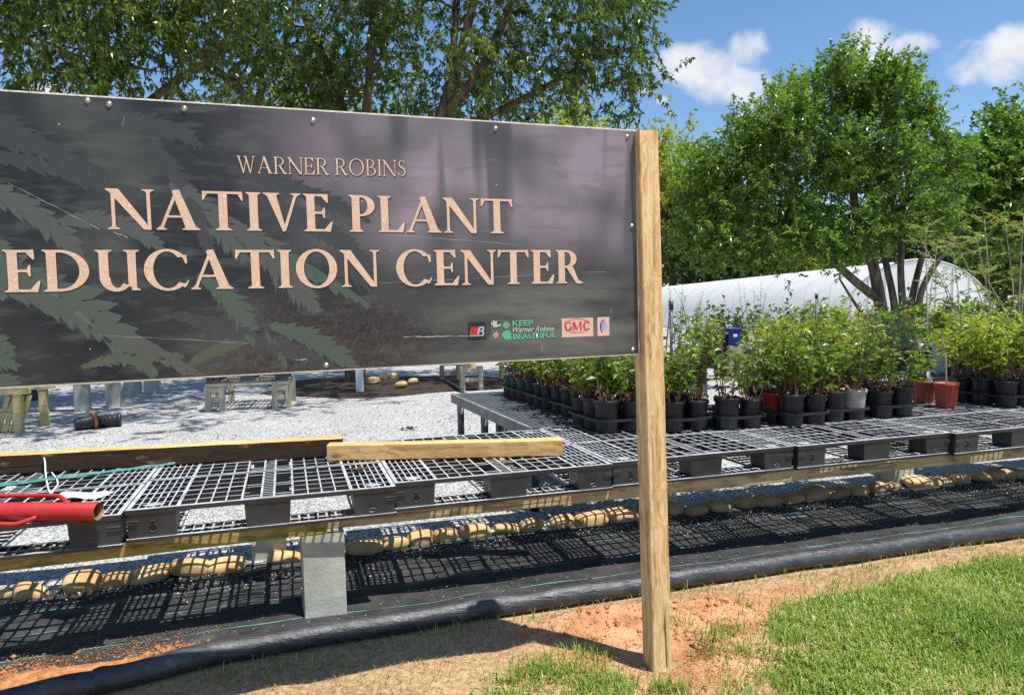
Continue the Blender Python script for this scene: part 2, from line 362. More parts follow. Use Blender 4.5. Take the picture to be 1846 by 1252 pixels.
def groundmat():
    mt, nt, b = newmat('ground'); v = coords(nt)
    clay = ramp(nt, noise(nt, v, 5, 9, .62), [(.3, (.34, .14, .06)), (.5, (.49, .255, .13)), (.7, (.60, .40, .24))])
    straw = ramp(nt, noise(nt, v, 38, 9, .75), [(.3, (.17, .10, .05)), (.5, (.40, .26, .14)), (.7, (.56, .41, .24))])
    at = nd(nt, 'ShaderNodeAttribute', attribute_name='rnd')
    f = mth(nt, 'ADD', at.outputs['Fac'], mth(nt, 'MULTIPLY', mth(nt, 'SUBTRACT', noise(nt, v, 9, 8, .7), .5), 1.1))
    f = ramp(nt, f, [(.42, (0,)*3), (.58, (1,)*3)])
    c = mix(nt, f, straw, clay)
    nt.links.new(c, b.inputs['Base Color']); b.inputs['Roughness'].default_value = .95; b.inputs['Specular IOR Level'].default_value = .15
    bump(nt, b, mth(nt, 'ADD', noise(nt, v, 55, 6, .7), noise(nt, v, 14, 4)), .7, .012); return mt
M['ground'] = groundmat()
M['mulch'] = pm('mulch', (.014, .008, .006), (.06, .034, .022), 45, .95, 1., bscale=60, dist=.03)
M['redsoil'] = pm('redsoil', (.30, .115, .04), (.52, .25, .10), 30, .95, .9, bscale=90)
M['stone'] = pm('stone', (.42, .26, .11), (.66, .47, .24), 5, .8, .35, bscale=24, shuffle=True, dist=.01)
M['stone_brown'] = pm('stone_brown', (.34, .21, .10), (.54, .37, .20), 5, .8, .35, bscale=24, shuffle=True, dist=.01)
def filmmat():
    mt, nt, b = newmat('greenhouse_film'); v = coords(nt)
    nt.links.new(ramp(nt, noise(nt, v, .8, 5), [(.3, (.86, .87, .88)), (.7, (.92, .92, .92))]), b.inputs['Base Color'])
    b.inputs['Roughness'].default_value = .5; b.inputs['Specular IOR Level'].default_value = .2
    t = nd(nt, 'ShaderNodeBsdfTranslucent', {'Color': (.93, .94, .95, 1)}); ms = nd(nt, 'ShaderNodeMixShader', {0: .5, 1: b.outputs[0], 2: t.outputs[0]}); nt.links.new(ms.outputs[0], nt.nodes['Material Output'].inputs[0]); return mt
M['film'] = filmmat()
M['film_seam'] = pm('film_seam', (.52, .55, .58), (.62, .64, .66), 3, .6, 0)
M['rail_dark'] = pm('rail_dark', (.04, .035, .03), (.08, .07, .06), 6, .8, .2)

# ------------------------------------------------------------------ ground
US = Vector((.9433, .332, 0)).normalized(); NS = Vector((-US.y, US.x, 0)); OS = Vector((-1.728, 3.16, 0))
ANGS = math.atan2(US.y, US.x)
def SS(s, n, z=0.): return OS + US*s + NS*n + Vector((0, 0, z))
POST = SS(2.13, -.942)
_wv = [(RNG.uniform(-1, 1, 2)*f, RNG.uniform(0, 6.28), a) for f, a in [(3, .010), (5, .008), (9, .006), (14, .0045), (22, .004), (34, .003), (50, .002), (6, .008), (11, .006), (28, .003)]]
def gh(x, y):
    x = np.asarray(x, float); y = np.asarray(y, float); z = np.zeros_like(x)
    for k, p, a in _wv: z += a*np.sin(k[0]*x+k[1]*y+p)
    z = z*.8-.012
    n = (x-OS.x)*NS.x+(y-OS.y)*NS.y; s = (x-OS.x)*US.x+(y-OS.y)*US.y
    def bumpf(px, py, amp, rx, ry): 
        q = atz(px, py, 0); ds = (x-q.x)*US.x+(y-q.y)*US.y; dn = (x-q.x)*NS.x+(y-q.y)*NS.y
        return amp*np.exp(-(ds/rx)**2-(dn/ry)**2)
    z += bumpf(1060, 1110, .05, .22, .07)+bumpf(1290, 1095, .035, .3, .10)+bumpf(1010, 1190, .02, .2, .08)+bumpf(1180, 1125, .03, .12, .06)
    z += bumpf(1243, 1163, -.26, .07, .06)+bumpf(1300, 1190, .025, .06, .05)
    flat = np.clip((n+.42)/.1, 0, 1)         # level under the cloth and the gravel
    return z*(1-flat)-.012*flat
def axis(lo, hi, mid, fine, far):
    a = list(np.arange(lo, hi, fine)); d = fine; x = hi; r_ = []
    while x < far: r_.append(x); d *= 1.35; x += d
    l_ = []; d = fine; x = lo-fine
    while x > -far: l_.append(x); d *= 1.35; x -= d
    return np.array(l_[::-1]+a+r_+[far])
gx = axis(-3.2, 6.0, 0, .022, 900); gy = axis(1.6, 5.4, 0, .022, 900)
GX, GY = np.meshgrid(gx, gy); GZ = gh(GX, GY)
GZ = np.where((np.abs(GX) > 30) | (np.abs(GY) > 30), -.012, GZ)
V = np.stack([GX, GY, GZ], -1).reshape(-1, 3); nxx, nyy = len(gx), len(gy)
ii = np.arange(nyy-1)[:, None]*nxx+np.arange(nxx-1)[None, :]
Fq = np.stack([ii, ii+1, ii+nxx+1, ii+nxx], -1).reshape(-1, 4)
# bare clay where the post was dug in, straw elsewhere
cl_f = np.zeros(len(V)); 
for px, py, amp, rx, ry in [(1060, 1120, .75, .5, .16), (1290, 1100, .75, .42, .2), (1290, 1200, .55, .3, .22), (1000, 1200, .55, .3, .1), (1180, 1240, .6, .6, .2), (1400, 1070, .55, .35, .14), (1180, 1150, .7, .75, .24), (520, 1240, .1, .4, .1)]:
    q = atz(px, py); ds = (V[:, 0]-q.x)*US.x+(V[:, 1]-q.y)*US.y; dn = (V[:, 0]-q.x)*NS.x+(V[:, 1]-q.y)*NS.y
    cl_f = np.maximum(cl_f, amp*1.3*np.exp(-(ds/rx)**2-(dn/ry)**2))
g = npmesh('ground', V, Fq, M['ground'], smooth=True, attr=cl_f); tag(g, kind='structure')

def sheet(name, s0, s1, n0, n1, z, mat, res=None, amp=0., kind='structure'):
    e = bpy.data.objects.new
    ns_ = max(2, int((s1-s0)/res)) if res else 2; nn_ = max(2, int((n1-n0)/res)) if res else 2
    S, Nn = np.meshgrid(np.linspace(s0, s1, ns_), np.linspace(n0, n1, nn_)); Z = np.full_like(S, z)
    if amp:
        for _ in range(12):
            k = RNG.uniform(-1, 1, 2)*RNG.uniform(3, 22); Z += amp/6*np.sin(k[0]*S+k[1]*3*Nn+RNG.uniform(0, 6))
    V = np.stack([S, Nn, Z], -1).reshape(-1, 3); ii = np.arange(nn_-1)[:, None]*ns_+np.arange(ns_-1)[None, :]
    o = npmesh(name, V, np.stack([ii, ii+1, ii+ns_+1, ii+ns_], -1).reshape(-1, 4), mat, smooth=True)
    o.location = O2; o.rotation_euler = (0, 0, ANG); return tag(o, kind=kind)
sheet('gravel_yard', -45, 45, .70, 46, 0., M['gravel'])
ccl = sheet('weed_cloth', -4, 11, -.20, .93, .012, M['cloth'], .03, .010)
ccl.rotation_euler.z = ANG-.033


# mulch ring under the big tree
TB = atz(642, 694)
def disc(name, c, rx, ry, z, mat, kind='structure'):
    vs = [(0, 0, .10)]; k = 48; fs = []
    for ring, zz in ((.5, .06), (1., 0.)):
        for j in range(k):
            t = 2*math.pi*j/k; q = ring*(1+.10*math.sin(3*t+1)+.06*math.sin(7*t)); vs.append((rx*q*math.cos(t), ry*q*math.sin(t), zz))
    for j in range(k):
        j2 = (j+1) % k; fs += [(0, 1+j, 1+j2), (1+j, 1+k+j, 1+k+j2, 1+j2)]
    o = npmesh(name, vs, fs, mat, smooth=True, loc=(c[0], c[1], z)); return tag(o, kind=kind)
disc('mulch_bed', (TB.x+.7, TB.y, 0), 2.6, 1.9, .004, M['mulch'])

# ------------------------------------------------------------------ the sign
SA = R(.45); LEAN = -R(.9)
def LS(s, z):                     # a point of the sign plane -> the sign's own tilted frame
    dx = s-2.13; return (dx*math.cos(SA)+z*math.sin(SA), -dx*math.sin(SA)+z*math.cos(SA))
sign = empty('sign', POST); sign.rotation_euler = (0, -SA, ANGS)
tag(sign, 'dark fern-printed sign board with tan lettering bolted to a squared wooden post', 'sign')
YF = -.012                        # the board's face
xr, zt = LS(2.036, 2.200); _, zb = LS(2.048, 1.306); zb += .001; xl = xr-2.46
def boardmat():
    mt, nt, b = newmat('sign_print'); v = coords(nt); sp_ = nd(nt, 'ShaderNodeSeparateXYZ', {0: v}); x, z = sp_.outputs[0], sp_.outputs[2]
    def mr(val, a, b_, c=0., d=1.): return nd(nt, 'ShaderNodeMapRange', {0: val, 1: a, 2: b_, 3: c, 4: d}, interpolation_type='SMOOTHSTEP').outputs[0]
    n0 = noise(nt, v, 2.2, 5, .55); n2 = noise(nt, v, 5.5, 4)
    base = ramp(nt, n0, [(.3, (.010, .012, .018)), (.5, (.024, .029, .033)), (.68, (.062, .070, .066))])
    # far blurred wood in the upper right of the print
    m1 = mth(nt, 'MULTIPLY', mr(x, -1.75, -.95), mr(z, 1.58, 1.88))
    n3 = noise(nt, v, 3.6, 1.5, .5); haze = ramp(nt, n3, [(.36, (.105, .10, .108)), (.5, (.20, .178, .205)), (.62, (.28, .235, .285))])
    c = mix(nt, mth(nt, 'MULTIPLY', m1, .92), base, haze)
    st = nd(nt, 'ShaderNodeMapping', {'Vector': v}); st.inputs['Scale'].default_value = (5.5, 1, .5)
    bars = ramp(nt, noise(nt, st.outputs[0], 1.5, 2, .5), [(.53, (0,)*3), (.62, (1,)*3)])
    c = mix(nt, mth(nt, 'MULTIPLY', mth(nt, 'MULTIPLY', bars, m1), .75), c, (.055, .06, .065))
    # drooping dark sprays in the lower right
    sw = nd(nt, 'ShaderNodeMapping', {'Vector': v}); sw.inputs['Scale'].default_value = (1.1, 1, 4.5); sw.inputs['Rotation'].default_value = (0, R(18), 0)
    sweep = ramp(nt, noise(nt, sw.outputs[0], 1.7, 5, .55), [(.4, (0,)*3), (.6, (1,)*3)])
    soft = noise(nt, sw.outputs[0], 6., 4, .6); c = mix(nt, mth(nt, 'MULTIPLY', ramp(nt, soft, [(.5, (0,)*3), (.66, (1,)*3)]), .45), c, (.10, .115, .105))
    m2 = mth(nt, 'MULTIPLY', mr(x, -1.3, -.6), mr(z, 1.72, 1.55))
    c = mix(nt, mth(nt, 'MULTIPLY', m2, .7), c, mix(nt, sweep, (.05, .05, .055), (.17, .175, .155)))
    # brown bracken texture low in the middle
    br = noise(nt, v, 46, 6, .7, 1.5); m3 = mth(nt, 'MULTIPLY', mth(nt, 'MULTIPLY', mr(x, -2.0, -1.5), mr(x, -.75, -1.1)), mr(z, 1.62, 1.48))
    c = mix(nt, mth(nt, 'MULTIPLY', m3, .55), c, ramp(nt, br, [(.38, (.022, .02, .022)), (.55, (.075, .058, .052)), (.7, (.13, .12, .09))]))
    # scuffs
    sc1 = nd(nt, 'ShaderNodeMapping', {'Vector': v}); sc1.inputs['Scale'].default_value = (2.0, 1, 60); sc1.inputs['Rotation'].default_value = (0, R(-4), 0)
    scr = ramp(nt, noise(nt, sc1.outputs[0], 1.2, 3), [(.74, (0,)*3), (.77, (1,)*3)])
    c = mix(nt, mth(nt, 'MULTIPLY', scr, .25), c, (.3, .3, .3))
    spk = nd(nt, 'ShaderNodeTexVoronoi', {'Vector': v, 'Scale': 9.}).outputs['Distance']
    c = mix(nt, ramp(nt, spk, [(.018, (.7,)*3), (.03, (0,)*3)]), c, (.6, .6, .58))
    nt.links.new(c, b.inputs['Base Color']); b.inputs['Roughness'].default_value = .38; b.inputs['Specular IOR Level'].default_value = .28
    bump(nt, b, mth(nt, 'ADD', noise(nt, v, 2.4, 2), mth(nt, 'MULTIPLY', scr, .03)), .12, .01); return mt
M['sign_print'] = boardmat()
M['board_edge'] = pm('board_edge', (.62, .56, .44), (.80, .76, .66), 20, .8, .4)
def flat(name, c, rough=.4):
    mt, nt, b = newmat(name); v = coords(nt)
    nt.links.new(ramp(nt, noise(nt, v, 60, 4), [(.3, tuple(x*.93 for x in c)), (.7, c)]), b.inputs['Base Color']); b.inputs['Roughness'].default_value = rough; return mt
def lettermat():
    mt, nt, b = newmat('letter_tan'); v = coords(nt)
    d = nd(nt, 'ShaderNodeTexVoronoi', {'Vector': nd(nt, 'ShaderNodeVectorMath', {0: v, 1: nd(nt, 'ShaderNodeTexNoise', {'Vector': v, 'Scale': 9.}).outputs[1]}, operation='ADD').outputs[0], 'Scale': 17.}, feature='DISTANCE_TO_EDGE').outputs['Distance']
    vein = ramp(nt, d, [(.02, (1,)*3), (.05, (0,)*3)])
    c = mix(nt, mth(nt, 'MULTIPLY', vein, .75), ramp(nt, noise(nt, v, 14, 5), [(.3, (.58, .40, .28)), (.7, (.65, .465, .335))]), (.80, .64, .50))
    nt.links.new(c, b.inputs['Base Color']); b.inputs['Roughness'].default_value = .45; return mt
M['letter_tan'] = lettermat()
M['letter_shadow'] = flat('letter_edge', (.035, .022, .016))

mb = MB(); mb.box(xl, xr, YF, YF+.013, zb, zt, 0)
board = mb.build('board', [M['sign_print']], sign)
mb = MB(); e_ = .004                                   # the raw pale rim of the board
mb.box(xl-e_, xr+e_, YF+.001, YF+.016, zt-.0005, zt+.005); mb.box(xl-e_, xr+e_, YF+.001, YF+.016, zb-.005, zb+.0005)
# the right edge is ragged
pts = []; nz = 46
for i in range(nz):
    z0 = zb+(zt-zb)*i/nz; z1 = zb+(zt-zb)*(i+1)/nz; q = .005+.004*random.random()*(1 if random.random() < .5 else .2)
    mb.box(xr-.0005, xr+q, YF+.001, YF+.015, z0, z1)
mb.build('board_edge', [M['board_edge']], board)
mb = MB(); mb.bevbox(-.0445, .0445, -.0445, .0445, -.35, LS(2.08, 2.199)[1], .004, 2, seg=(26, .0008)); po = mb.build('post', [M['post_wood']], sign); po.rotation_euler.y = LEAN
mb = MB(); xp = xr-2.46+.1; mb.bevbox(xp-.0445, xp+.0445, YF+.018, YF+.107, -.35, zt-.01, .004, 2, seg=(20, .0008)); mb.build('post', [M['post_wood']], sign)
mb = MB(); mb.box(xr-.06, -.046, YF+.018, YF+.05, zb+.04, zt-.04); mb.build('batten', [M['post_wood']], sign)

# screws
for (s, z) in [(.164, 2.166), (.104, 2.172), (.381, 2.168), (.785, 2.158), (1.447, 2.172), (2.0, 2.176), (2.018, 1.823), (2.018, 1.323), (.803, 1.313)]:
    x, zz = LS(s, z); mb = MB(); MM = Matrix.Translation((x, YF, zz)) @ Matrix.Rotation(R(90), 4, 'X')
    mb.lathe([(.0095, 0), (.0095, .0015), (.006, .0018), (.0055, .005), (.0, .0055)], 10, M=MM); mb.build('screw', [M['steel']], board, True)

# ---- roman capitals, drawn in cap heights
def arc(cx, cy, ro, rO, ri, rI, a0, a1, sh=0., k=26):
    P = []
    for i in range(k):
        t0, t1 = R(a0+(a1-a0)*i/k), R(a0+(a1-a0)*(i+1)/k)
        P.append([(cx+ro*math.cos(t0), cy+rO*math.sin(t0)), (cx+ro*math.cos(t1), cy+rO*math.sin(t1)), (cx+sh+ri*math.cos(t1), cy+rI*math.sin(t1)), (cx+sh+ri*math.cos(t0), cy+rI*math.sin(t0))])
    return P
def serif(x0, x1, y, up, e=.07, e2=None, h=.028, br=.085):
    e2 = e if e2 is None else e2; d = 1 if up else -1
    return [(x0-e, y), (x1+e2, y), (x1+e2, y+d*h), (x1+e2*.35, y+d*h*1.6), (x1, y+d*br), (x0, y+d*br), (x0-e*.35, y+d*h*1.6), (x0-e, y+d*h)]
def stem(x, wd, e=.07): return [[(x, .05), (x+wd, .05), (x+wd, .95), (x, .95)], serif(x, x+wd, 0, True, e), serif(x, x+wd, 1, False, e)]
def diag(x0, y0, x1, y1, wd): return [[(x0, y0), (x0+wd, y0), (x1+wd, y1), (x1, y1)]]
def ribbon(pts, ws):
    P = []; n = len(pts)
    off = []
    for i in range(n):
        a, b = pts[max(i-1, 0)], pts[min(i+1, n-1)]; dx, dy = b[0]-a[0], b[1]-a[1]; l = math.hypot(dx, dy) or 1
        off.append((-dy/l*ws[i]/2, dx/l*ws[i]/2))
    for i in range(n-1):
        P.append([(pts[i][0]+off[i][0], pts[i][1]+off[i][1]), (pts[i+1][0]+off[i+1][0], pts[i+1][1]+off[i+1][1]), (pts[i+1][0]-off[i+1][0], pts[i+1][1]-off[i+1][1]), (pts[i][0]-off[i][0], pts[i][1]-off[i][1])])
    return P
def glyph(c, T, t):
    if c == 'I': return stem(.08, T), T+.16
    if c == 'N':
        return [[(.10, .05), (.10+t, .05), (.10+t, .93), (.10, .93)], serif(.10, .10+t, 0, True, .08)] + [[(.0, 1), (.02+T*1.25, 1), (.80+t, .0), (.80+t-.02, -.01), (.72, .0), (.06, .93), (.0, .97)]] + \
               [[(.80, .0), (.80+t, .0), (.80+t, .95), (.80, .95)], serif(.80, .80+t, 1, False, .085)], .80+t+.07
    if c == 'A':
        return diag(.06, .03, .40, .97, t*.95) + [[(.34, .97), (.39, 1.01), (.41+T*.45, 1.01), (.80+.02, .03), (.80-T-.02, .03)]] + [[(.20, .31), (.62, .31), (.60, .31+t*.75), (.22, .31+t*.75)]] + \
               [serif(.06, .06+t*.95, 0, True, .065, .075), serif(.80-T-.02, .82, 0, True, .07, .075)], .90
    if c == 'V':
        return [[(.08, .97), (.08+T+.03, .97), (.48+t*.2, .03), (.46, -.01), (.42, -.01)]] + diag(.42, .0, .70, .97, t*.95) + [serif(.08, .08+T+.03, 1, False, .075), serif(.70, .70+t, 1, False, .075)], .86
    if c == 'T':
        return [[(.36, .05), (.36+T, .05), (.36+T, .96), (.36, .96)], serif(.36, .36+T, 0, True, .085), [(.05, 1), (.36*2+T-.05, 1), (.36*2+T-.05, 1-t*.85), (.05, 1-t*.85)],
                [(.02, .78), (.05, .77), (.13, 1-t*.8), (.08, 1), (.03, 1.01)], [(.72+T-.02, .78), (.72+T-.05, .77), (.72+T-.13, 1-t*.8), (.72+T-.08, 1), (.72+T-.03, 1.01)]], .72+T
    if c == 'E':
        return stem(.08, T)+[[(.2, 1), (.55, 1), (.55, 1-t*.85), (.2, 1-t*.85)], [(.2, .47), (.47, .47), (.47, .47+t*.85), (.2, .47+t*.85)], [(.2, 0), (.6, 0), (.6, t*.85), (.2, t*.85)],
                [(.57, 1.01), (.50, 1), (.42, 1-t*.8), (.55, .77), (.58, .78)], [(.50, .64), (.47, .64), (.42, .47+t*.7), (.42, .49), (.47, .37), (.50, .37)], [(.67, .26), (.63, .26), (.48, t*.8), (.50, 0), (.60, -.01), (.62, 0)]], .68
    if c == 'L':
        return stem(.08, T)+[[(.2, 0), (.60, 0), (.60, t*.85), (.2, t*.85)], [(.67, .27), (.63, .27), (.48, t*.8), (.50, 0), (.60, -.01), (.62, 0)]], .67
    if c == 'P': return stem(.08, T)+arc(.30, .715, .33, .285, .33-T*.95, .285-t*.8, -90, 90)+[[(.2, 1), (.31, 1), (.31, 1-t*.8), (.2, 1-t*.8)], [(.2, .43), (.31, .43), (.31, .43+t*.8), (.2, .43+t*.8)]], .66
    if c == 'R': return stem(.08, T)+arc(.30, .735, .32, .265, .32-T*.95, .265-t*.8, -90, 90)+[[(.2, 1), (.31, 1), (.31, 1-t*.8), (.2, 1-t*.8)], [(.2, .47), (.36, .47), (.36, .47+t*.8), (.2, .47+t*.8)], [(.30, .50), (.30+T*1.1, .50), (.66, .10), (.80, .03), (.80, 0), (.66, -.02), (.58, .02)]], .78
    if c == 'B': return stem(.08, T)+arc(.28, .755, .28, .245, .28-T*.9, .245-t*.75, -90, 90)+arc(.30, .26, .36, .26, .36-T, .26-t*.75, -90, 90)+[[(.2, 1), (.29, 1), (.29, 1-t*.75), (.2, 1-t*.75)], [(.2, .485), (.32, .485), (.32, .485+t*.8), (.2, .485+t*.8)], [(.2, 0), (.31, 0), (.31, t*.75), (.2, t*.75)]], .70
    if c == 'D': return stem(.08, T)+arc(.32, .5, .56, .5, .56-T, .5-t*.85, -90, 90)+[[(.2, 1), (.33, 1), (.33, 1-t*.85), (.2, 1-t*.85)], [(.2, 0), (.33, 0), (.33, t*.85), (.2, t*.85)]], .94
    if c == 'O': return arc(.52, .5, .48, .525, .48-T, .525-t*.9, 0, 360, k=44), 1.04
    if c == 'C' or c == 'G':
        P = arc(.52, .5, .48, .525, .48-T, .525-t*.85, 42, 318, .0, 40)+[[(.80, .86), (.92, .88), (.93, .66), (.89, .66), (.84, .80)]]
        if c == 'C': P += [[(.80, .10), (.86, .13), (.93, .24), (.955, .235), (.90, .09), (.85, .05)]]; return P, .96
        return P+[[(.74, .40), (.74+T, .40), (.74+T, .06), (.74, .02)], [(.66, .44), (1.0, .44), (1.0, .40), (.66, .40)]], 1.02
    if c == 'U': return [[(.10, .97), (.10+T, .97), (.10+T, .32), (.10, .32)], serif(.10, .10+T, 1, False, .075), [(.66, .97), (.66+T*.9, .97), (.66+T*.9, .06), (.66, .10)], serif(.66, .66+T*.9, 1, False, .07), serif(.72, .66+T*.9, 0, True, .0, .07)] + \
                     arc(.42, .33, .32, .355, .32-T, .355-t*1.3, 180, 325, .02, 24), .66+T+.06
    if c == 'S':
        pts = [(.50, .80), (.44, .92), (.31, .965), (.17, .92), (.11, .78), (.16, .64), (.31, .53), (.46, .42), (.52, .27), (.46, .09), (.31, .03), (.16, .07), (.08, .22)]
        return ribbon(pts, [t*.6, t*.9, t, t*1.3, T*.9, T*.95, T*1.05, T*1.05, T*.9, t*1.3, t, t*.9, t*.6])+[[(.46, .96), (.50, .96), (.52, .74), (.49, .74)], [(.06, .05), (.10, .05), (.09, .28), (.05, .28)]], .60
    if c == 'W':
        return [[(.06, .97), (.06+T, .97), (.40, .03), (.38, -.01), (.34, -.01)]]+diag(.34, .0, .54, .90, t*.9)+[[(.46, 1), (.46+T, 1), (.80, .03), (.78, -.01), (.74, -.01)]]+diag(.74, .0, .96, .97, t*.9)+[serif(.06, .06+T, 1, False, .07), serif(.46, .46+T*.8, 1, False, .07, .03), serif(.96, .96+t, 1, False, .07)], 1.12
    if c == 'M': return [[(.10, .05), (.10+t, .05), (.10+t, .97), (.10, .97)], serif(.10, .10+t, 0, True, .08), serif(.10, .10+t, 1, False, .08), [(.08, 1), (.10+T, 1), (.66, .14), (.58, .0), (.50, .0)], [(1.0, 1), (1.06, 1), (.64, .0), (.56, .0)], [(1.0, .05), (1.0+T*.9, .05), (1.0+T*.9, 1), (1.0, 1)], serif(1.0, 1.0+T*.9, 0, True, .08), serif(1.04, 1.0+T*.9, 1, False, .02, .08)], 1.0+T+.10
    return [], .34
_st = [0]
def roman(text, x0, x1, zA, zB, hA, T, t, mat, name, depth=.0006, gap=.035, shadow=True, parent=None, dz=0.):
    """text from x0 to x1 (board frame), base line from zA to zB, cap height hA at both ends"""
    gl = []; adv = 0
    for c in text:
        g_, wd = glyph(c, T, t); gl.append((g_, adv)); adv += wd+(gap if c != ' ' else 0)
    k = (x1-x0)/(adv-gap); mb = MB()
    for layer in ((1, 0) if shadow else (0,)):
        for g_, a in gl:
            for pl in g_:
                _st[0] = (_st[0]+1) % 12
                y = YF-depth-_st[0]*.00004-(0 if layer else .0007)
                P = []
                cx = sum(p[0] for p in pl)/len(pl); cy = sum(p[1] for p in pl)/len(pl)
                for (px, py) in pl:
                    X = x0+(px+a)*k; f = (X-x0)/(x1-x0); Z = zA+(zB-zA)*f+py*hA
                    if layer: X += .0028; Z -= .0028
                    P.append((X, y, Z))
                ar = sum(P[i][0]*P[(i+1) % len(P)][2]-P[(i+1) % len(P)][0]*P[i][2] for i in range(len(P)))
                if ar < 0: P = P[::-1]
                mb.poly(P, layer)
    return mb.build(name, [mat, M['letter_shadow']], parent or board)
def LX(s, z): return LS(s, z)
a, b_ = LX(.142, 1.775), LX(1.511, 1.785); roman('NATIVE PLANT', a[0], b_[0], a[1], b_[1]-.001, .128, .185, .072, M['letter_tan'], 'lettering')
a, b_ = LX(-.145, 1.578), LX(1.795, 1.595); roman('EDUCATION CENTER', a[0], b_[0], a[1], b_[1], .129, .185, .072, M['letter_tan'], 'lettering')
a, b_ = LX(.535, 1.968), LX(1.105, 1.981); roman('WARNER ROBINS', a[0], b_[0], a[1], b_[1], .0565, .10, .05, M['letter_tan'], 'lettering', gap=.07)

# ---- printed fern fronds
M['fern_grey'] = flat('fern_grey', (.074, .085, .079), .42); M['fern_green'] = flat('fern_green', (.064, .092, .073), .42); M['fern_dim'] = flat('fern_dim', (.040, .047, .049), .42); M['fern_pale'] = flat('fern_pale', (.105, .122, .108), .42); M['fern_olive'] = flat('fern_olive', (.075, .085, .06), .36)
def frond(mb, s, z, ang, L, pin, mi, curl=.3, n=15, side=None):
    """a flat lobed frond: a solid tapering blade whose edge runs out into forward-swept lobes"""
    x, zz = LX(s, z); a = R(ang); st = L/n; dr = random.uniform; C = []
    for i in range(n+1): C.append((x, zz, a)); a += R(curl*90/n); x, zz = x+math.cos(a)*st, zz+math.sin(a)*st
    def put_(P):
        P = [(min(max(p, xl+.002), xr-.002), min(max(q, zb+.002), zt-.002)) for p, q in P]; _st[0] = (_st[0]+1) % 12
        P3 = [(p, YF-.00012-_st[0]*.00002, q) for p, q in P]; k = len(P3); ar = sum(P3[j][0]*P3[(j+1) % k][2]-P3[(j+1) % k][0]*P3[j][2] for j in range(k))
        if abs(ar) > 1e-9: mb.poly(P3[::-1] if ar < 0 else P3, mi)
    env = [(math.sin(math.pi*(.10+.88*i/n))**.75) for i in range(n+1)]
    for sg in (-1, 1):
        body = .33 if side is None or side == sg else .16
        for i in range(n):
            (x0, z0, a0), (x1, z1, a1) = C[i], C[i+1]; w0, w1 = pin*env[i]*body*sg, pin*env[i+1]*body*sg
            e0 = (x0-math.sin(a0)*w0, z0+math.cos(a0)*w0); e1 = (x1-math.sin(a1)*w1, z1+math.cos(a1)*w1); put_([(x0, z0), (x1, z1), e1, e0])
            if body < .3: continue
            l = pin*env[i]*dr(.5, 1.1)*.95; b = (a0+a1)/2+sg*R(dr(26, 48)); bx, bz = math.cos(b), math.sin(b)
            m0 = (e0[0]+bx*l*.6-(e1[0]-e0[0])*.02, e0[1]+bz*l*.6); m1 = (e1[0]+bx*l*.5, e1[1]+bz*l*.5); tip = ((e0[0]+e1[0])/2+bx*l*1.15, (e0[1]+e1[1])/2+bz*l*1.15)
            put_([e0, m0, tip, ((m1[0]*.7+e1[0]*.3), (m1[1]*.7+e1[1]*.3)), (e0[0]*.12+e1[0]*.88, e0[1]*.12+e1[1]*.88)])
mb = MB()
for fr in [(-.38, 1.70, -6, .78, .085, 1, -.55, None), (-.05, 1.62, -52, .22, .045, 3, .1, 0), (-.38, 1.66, -10, .95, .06, 0, -.35, -1), (.0, 1.79, 20, .33, .045, 0, -.75, None), (-.38, 2.00, 8, .66, .050, 2, -.45, -1), (-.38, 1.90, 12, .56, .055, 0, -.85, None), (.28, 2.06, -55, .42, .05, 2, -.25, None), (.10, 2.08, 28, .35, .045, 2, -.7, None),
           (.33, 1.93, -35, .34, .06, 0, -.3, None), (.42, 1.82, -22, .62, .06, 1, -.15, -1), (.52, 1.80, -38, .40, .07, 0, -.25, None), (.62, 1.88, -20, .45, .05, 2, -.3, None), (.40, 1.63, -30, .30, .05, 1, -.5, None), (.32, 1.50, -14, .62, .045, 2, -.2, None), (.62, 1.455, -10, .36, .045, 1, -.45, None), (.60, 1.44, -42, .15, .03, 0, -.4, -1),
           (-.38, 1.46, 6, .26, .05, 1, -.4, None), (-.38, 1.40, 12, .27, .05, 1, -.5, None), (-.38, 1.31, 20, .32, .06, 1, -.7, None), (-.36, 2.12, -10, .6, .05, 2, -.3, None), (-.30, 2.17, -22, .5, .045, 2, -.2, None), (-.36, 1.78, 2, .30, .045, 1, -.6, None), (.50, 1.98, -10, .5, .04, 2, -.2, None), (.80, 1.70, -24, .42, .06, 2, -.2, None), (.05, 1.34, 18, .3, .03, 4, -.3, None), (.36, 1.33, 40, .2, .03, 4, -.4, None)]:
    frond(mb, *fr[:7], side=fr[7])
mb.build('fern_print', [M['fern_grey'], M['fern_green'], M['fern_dim'], M['fern_pale'], M['fern_olive']], board)
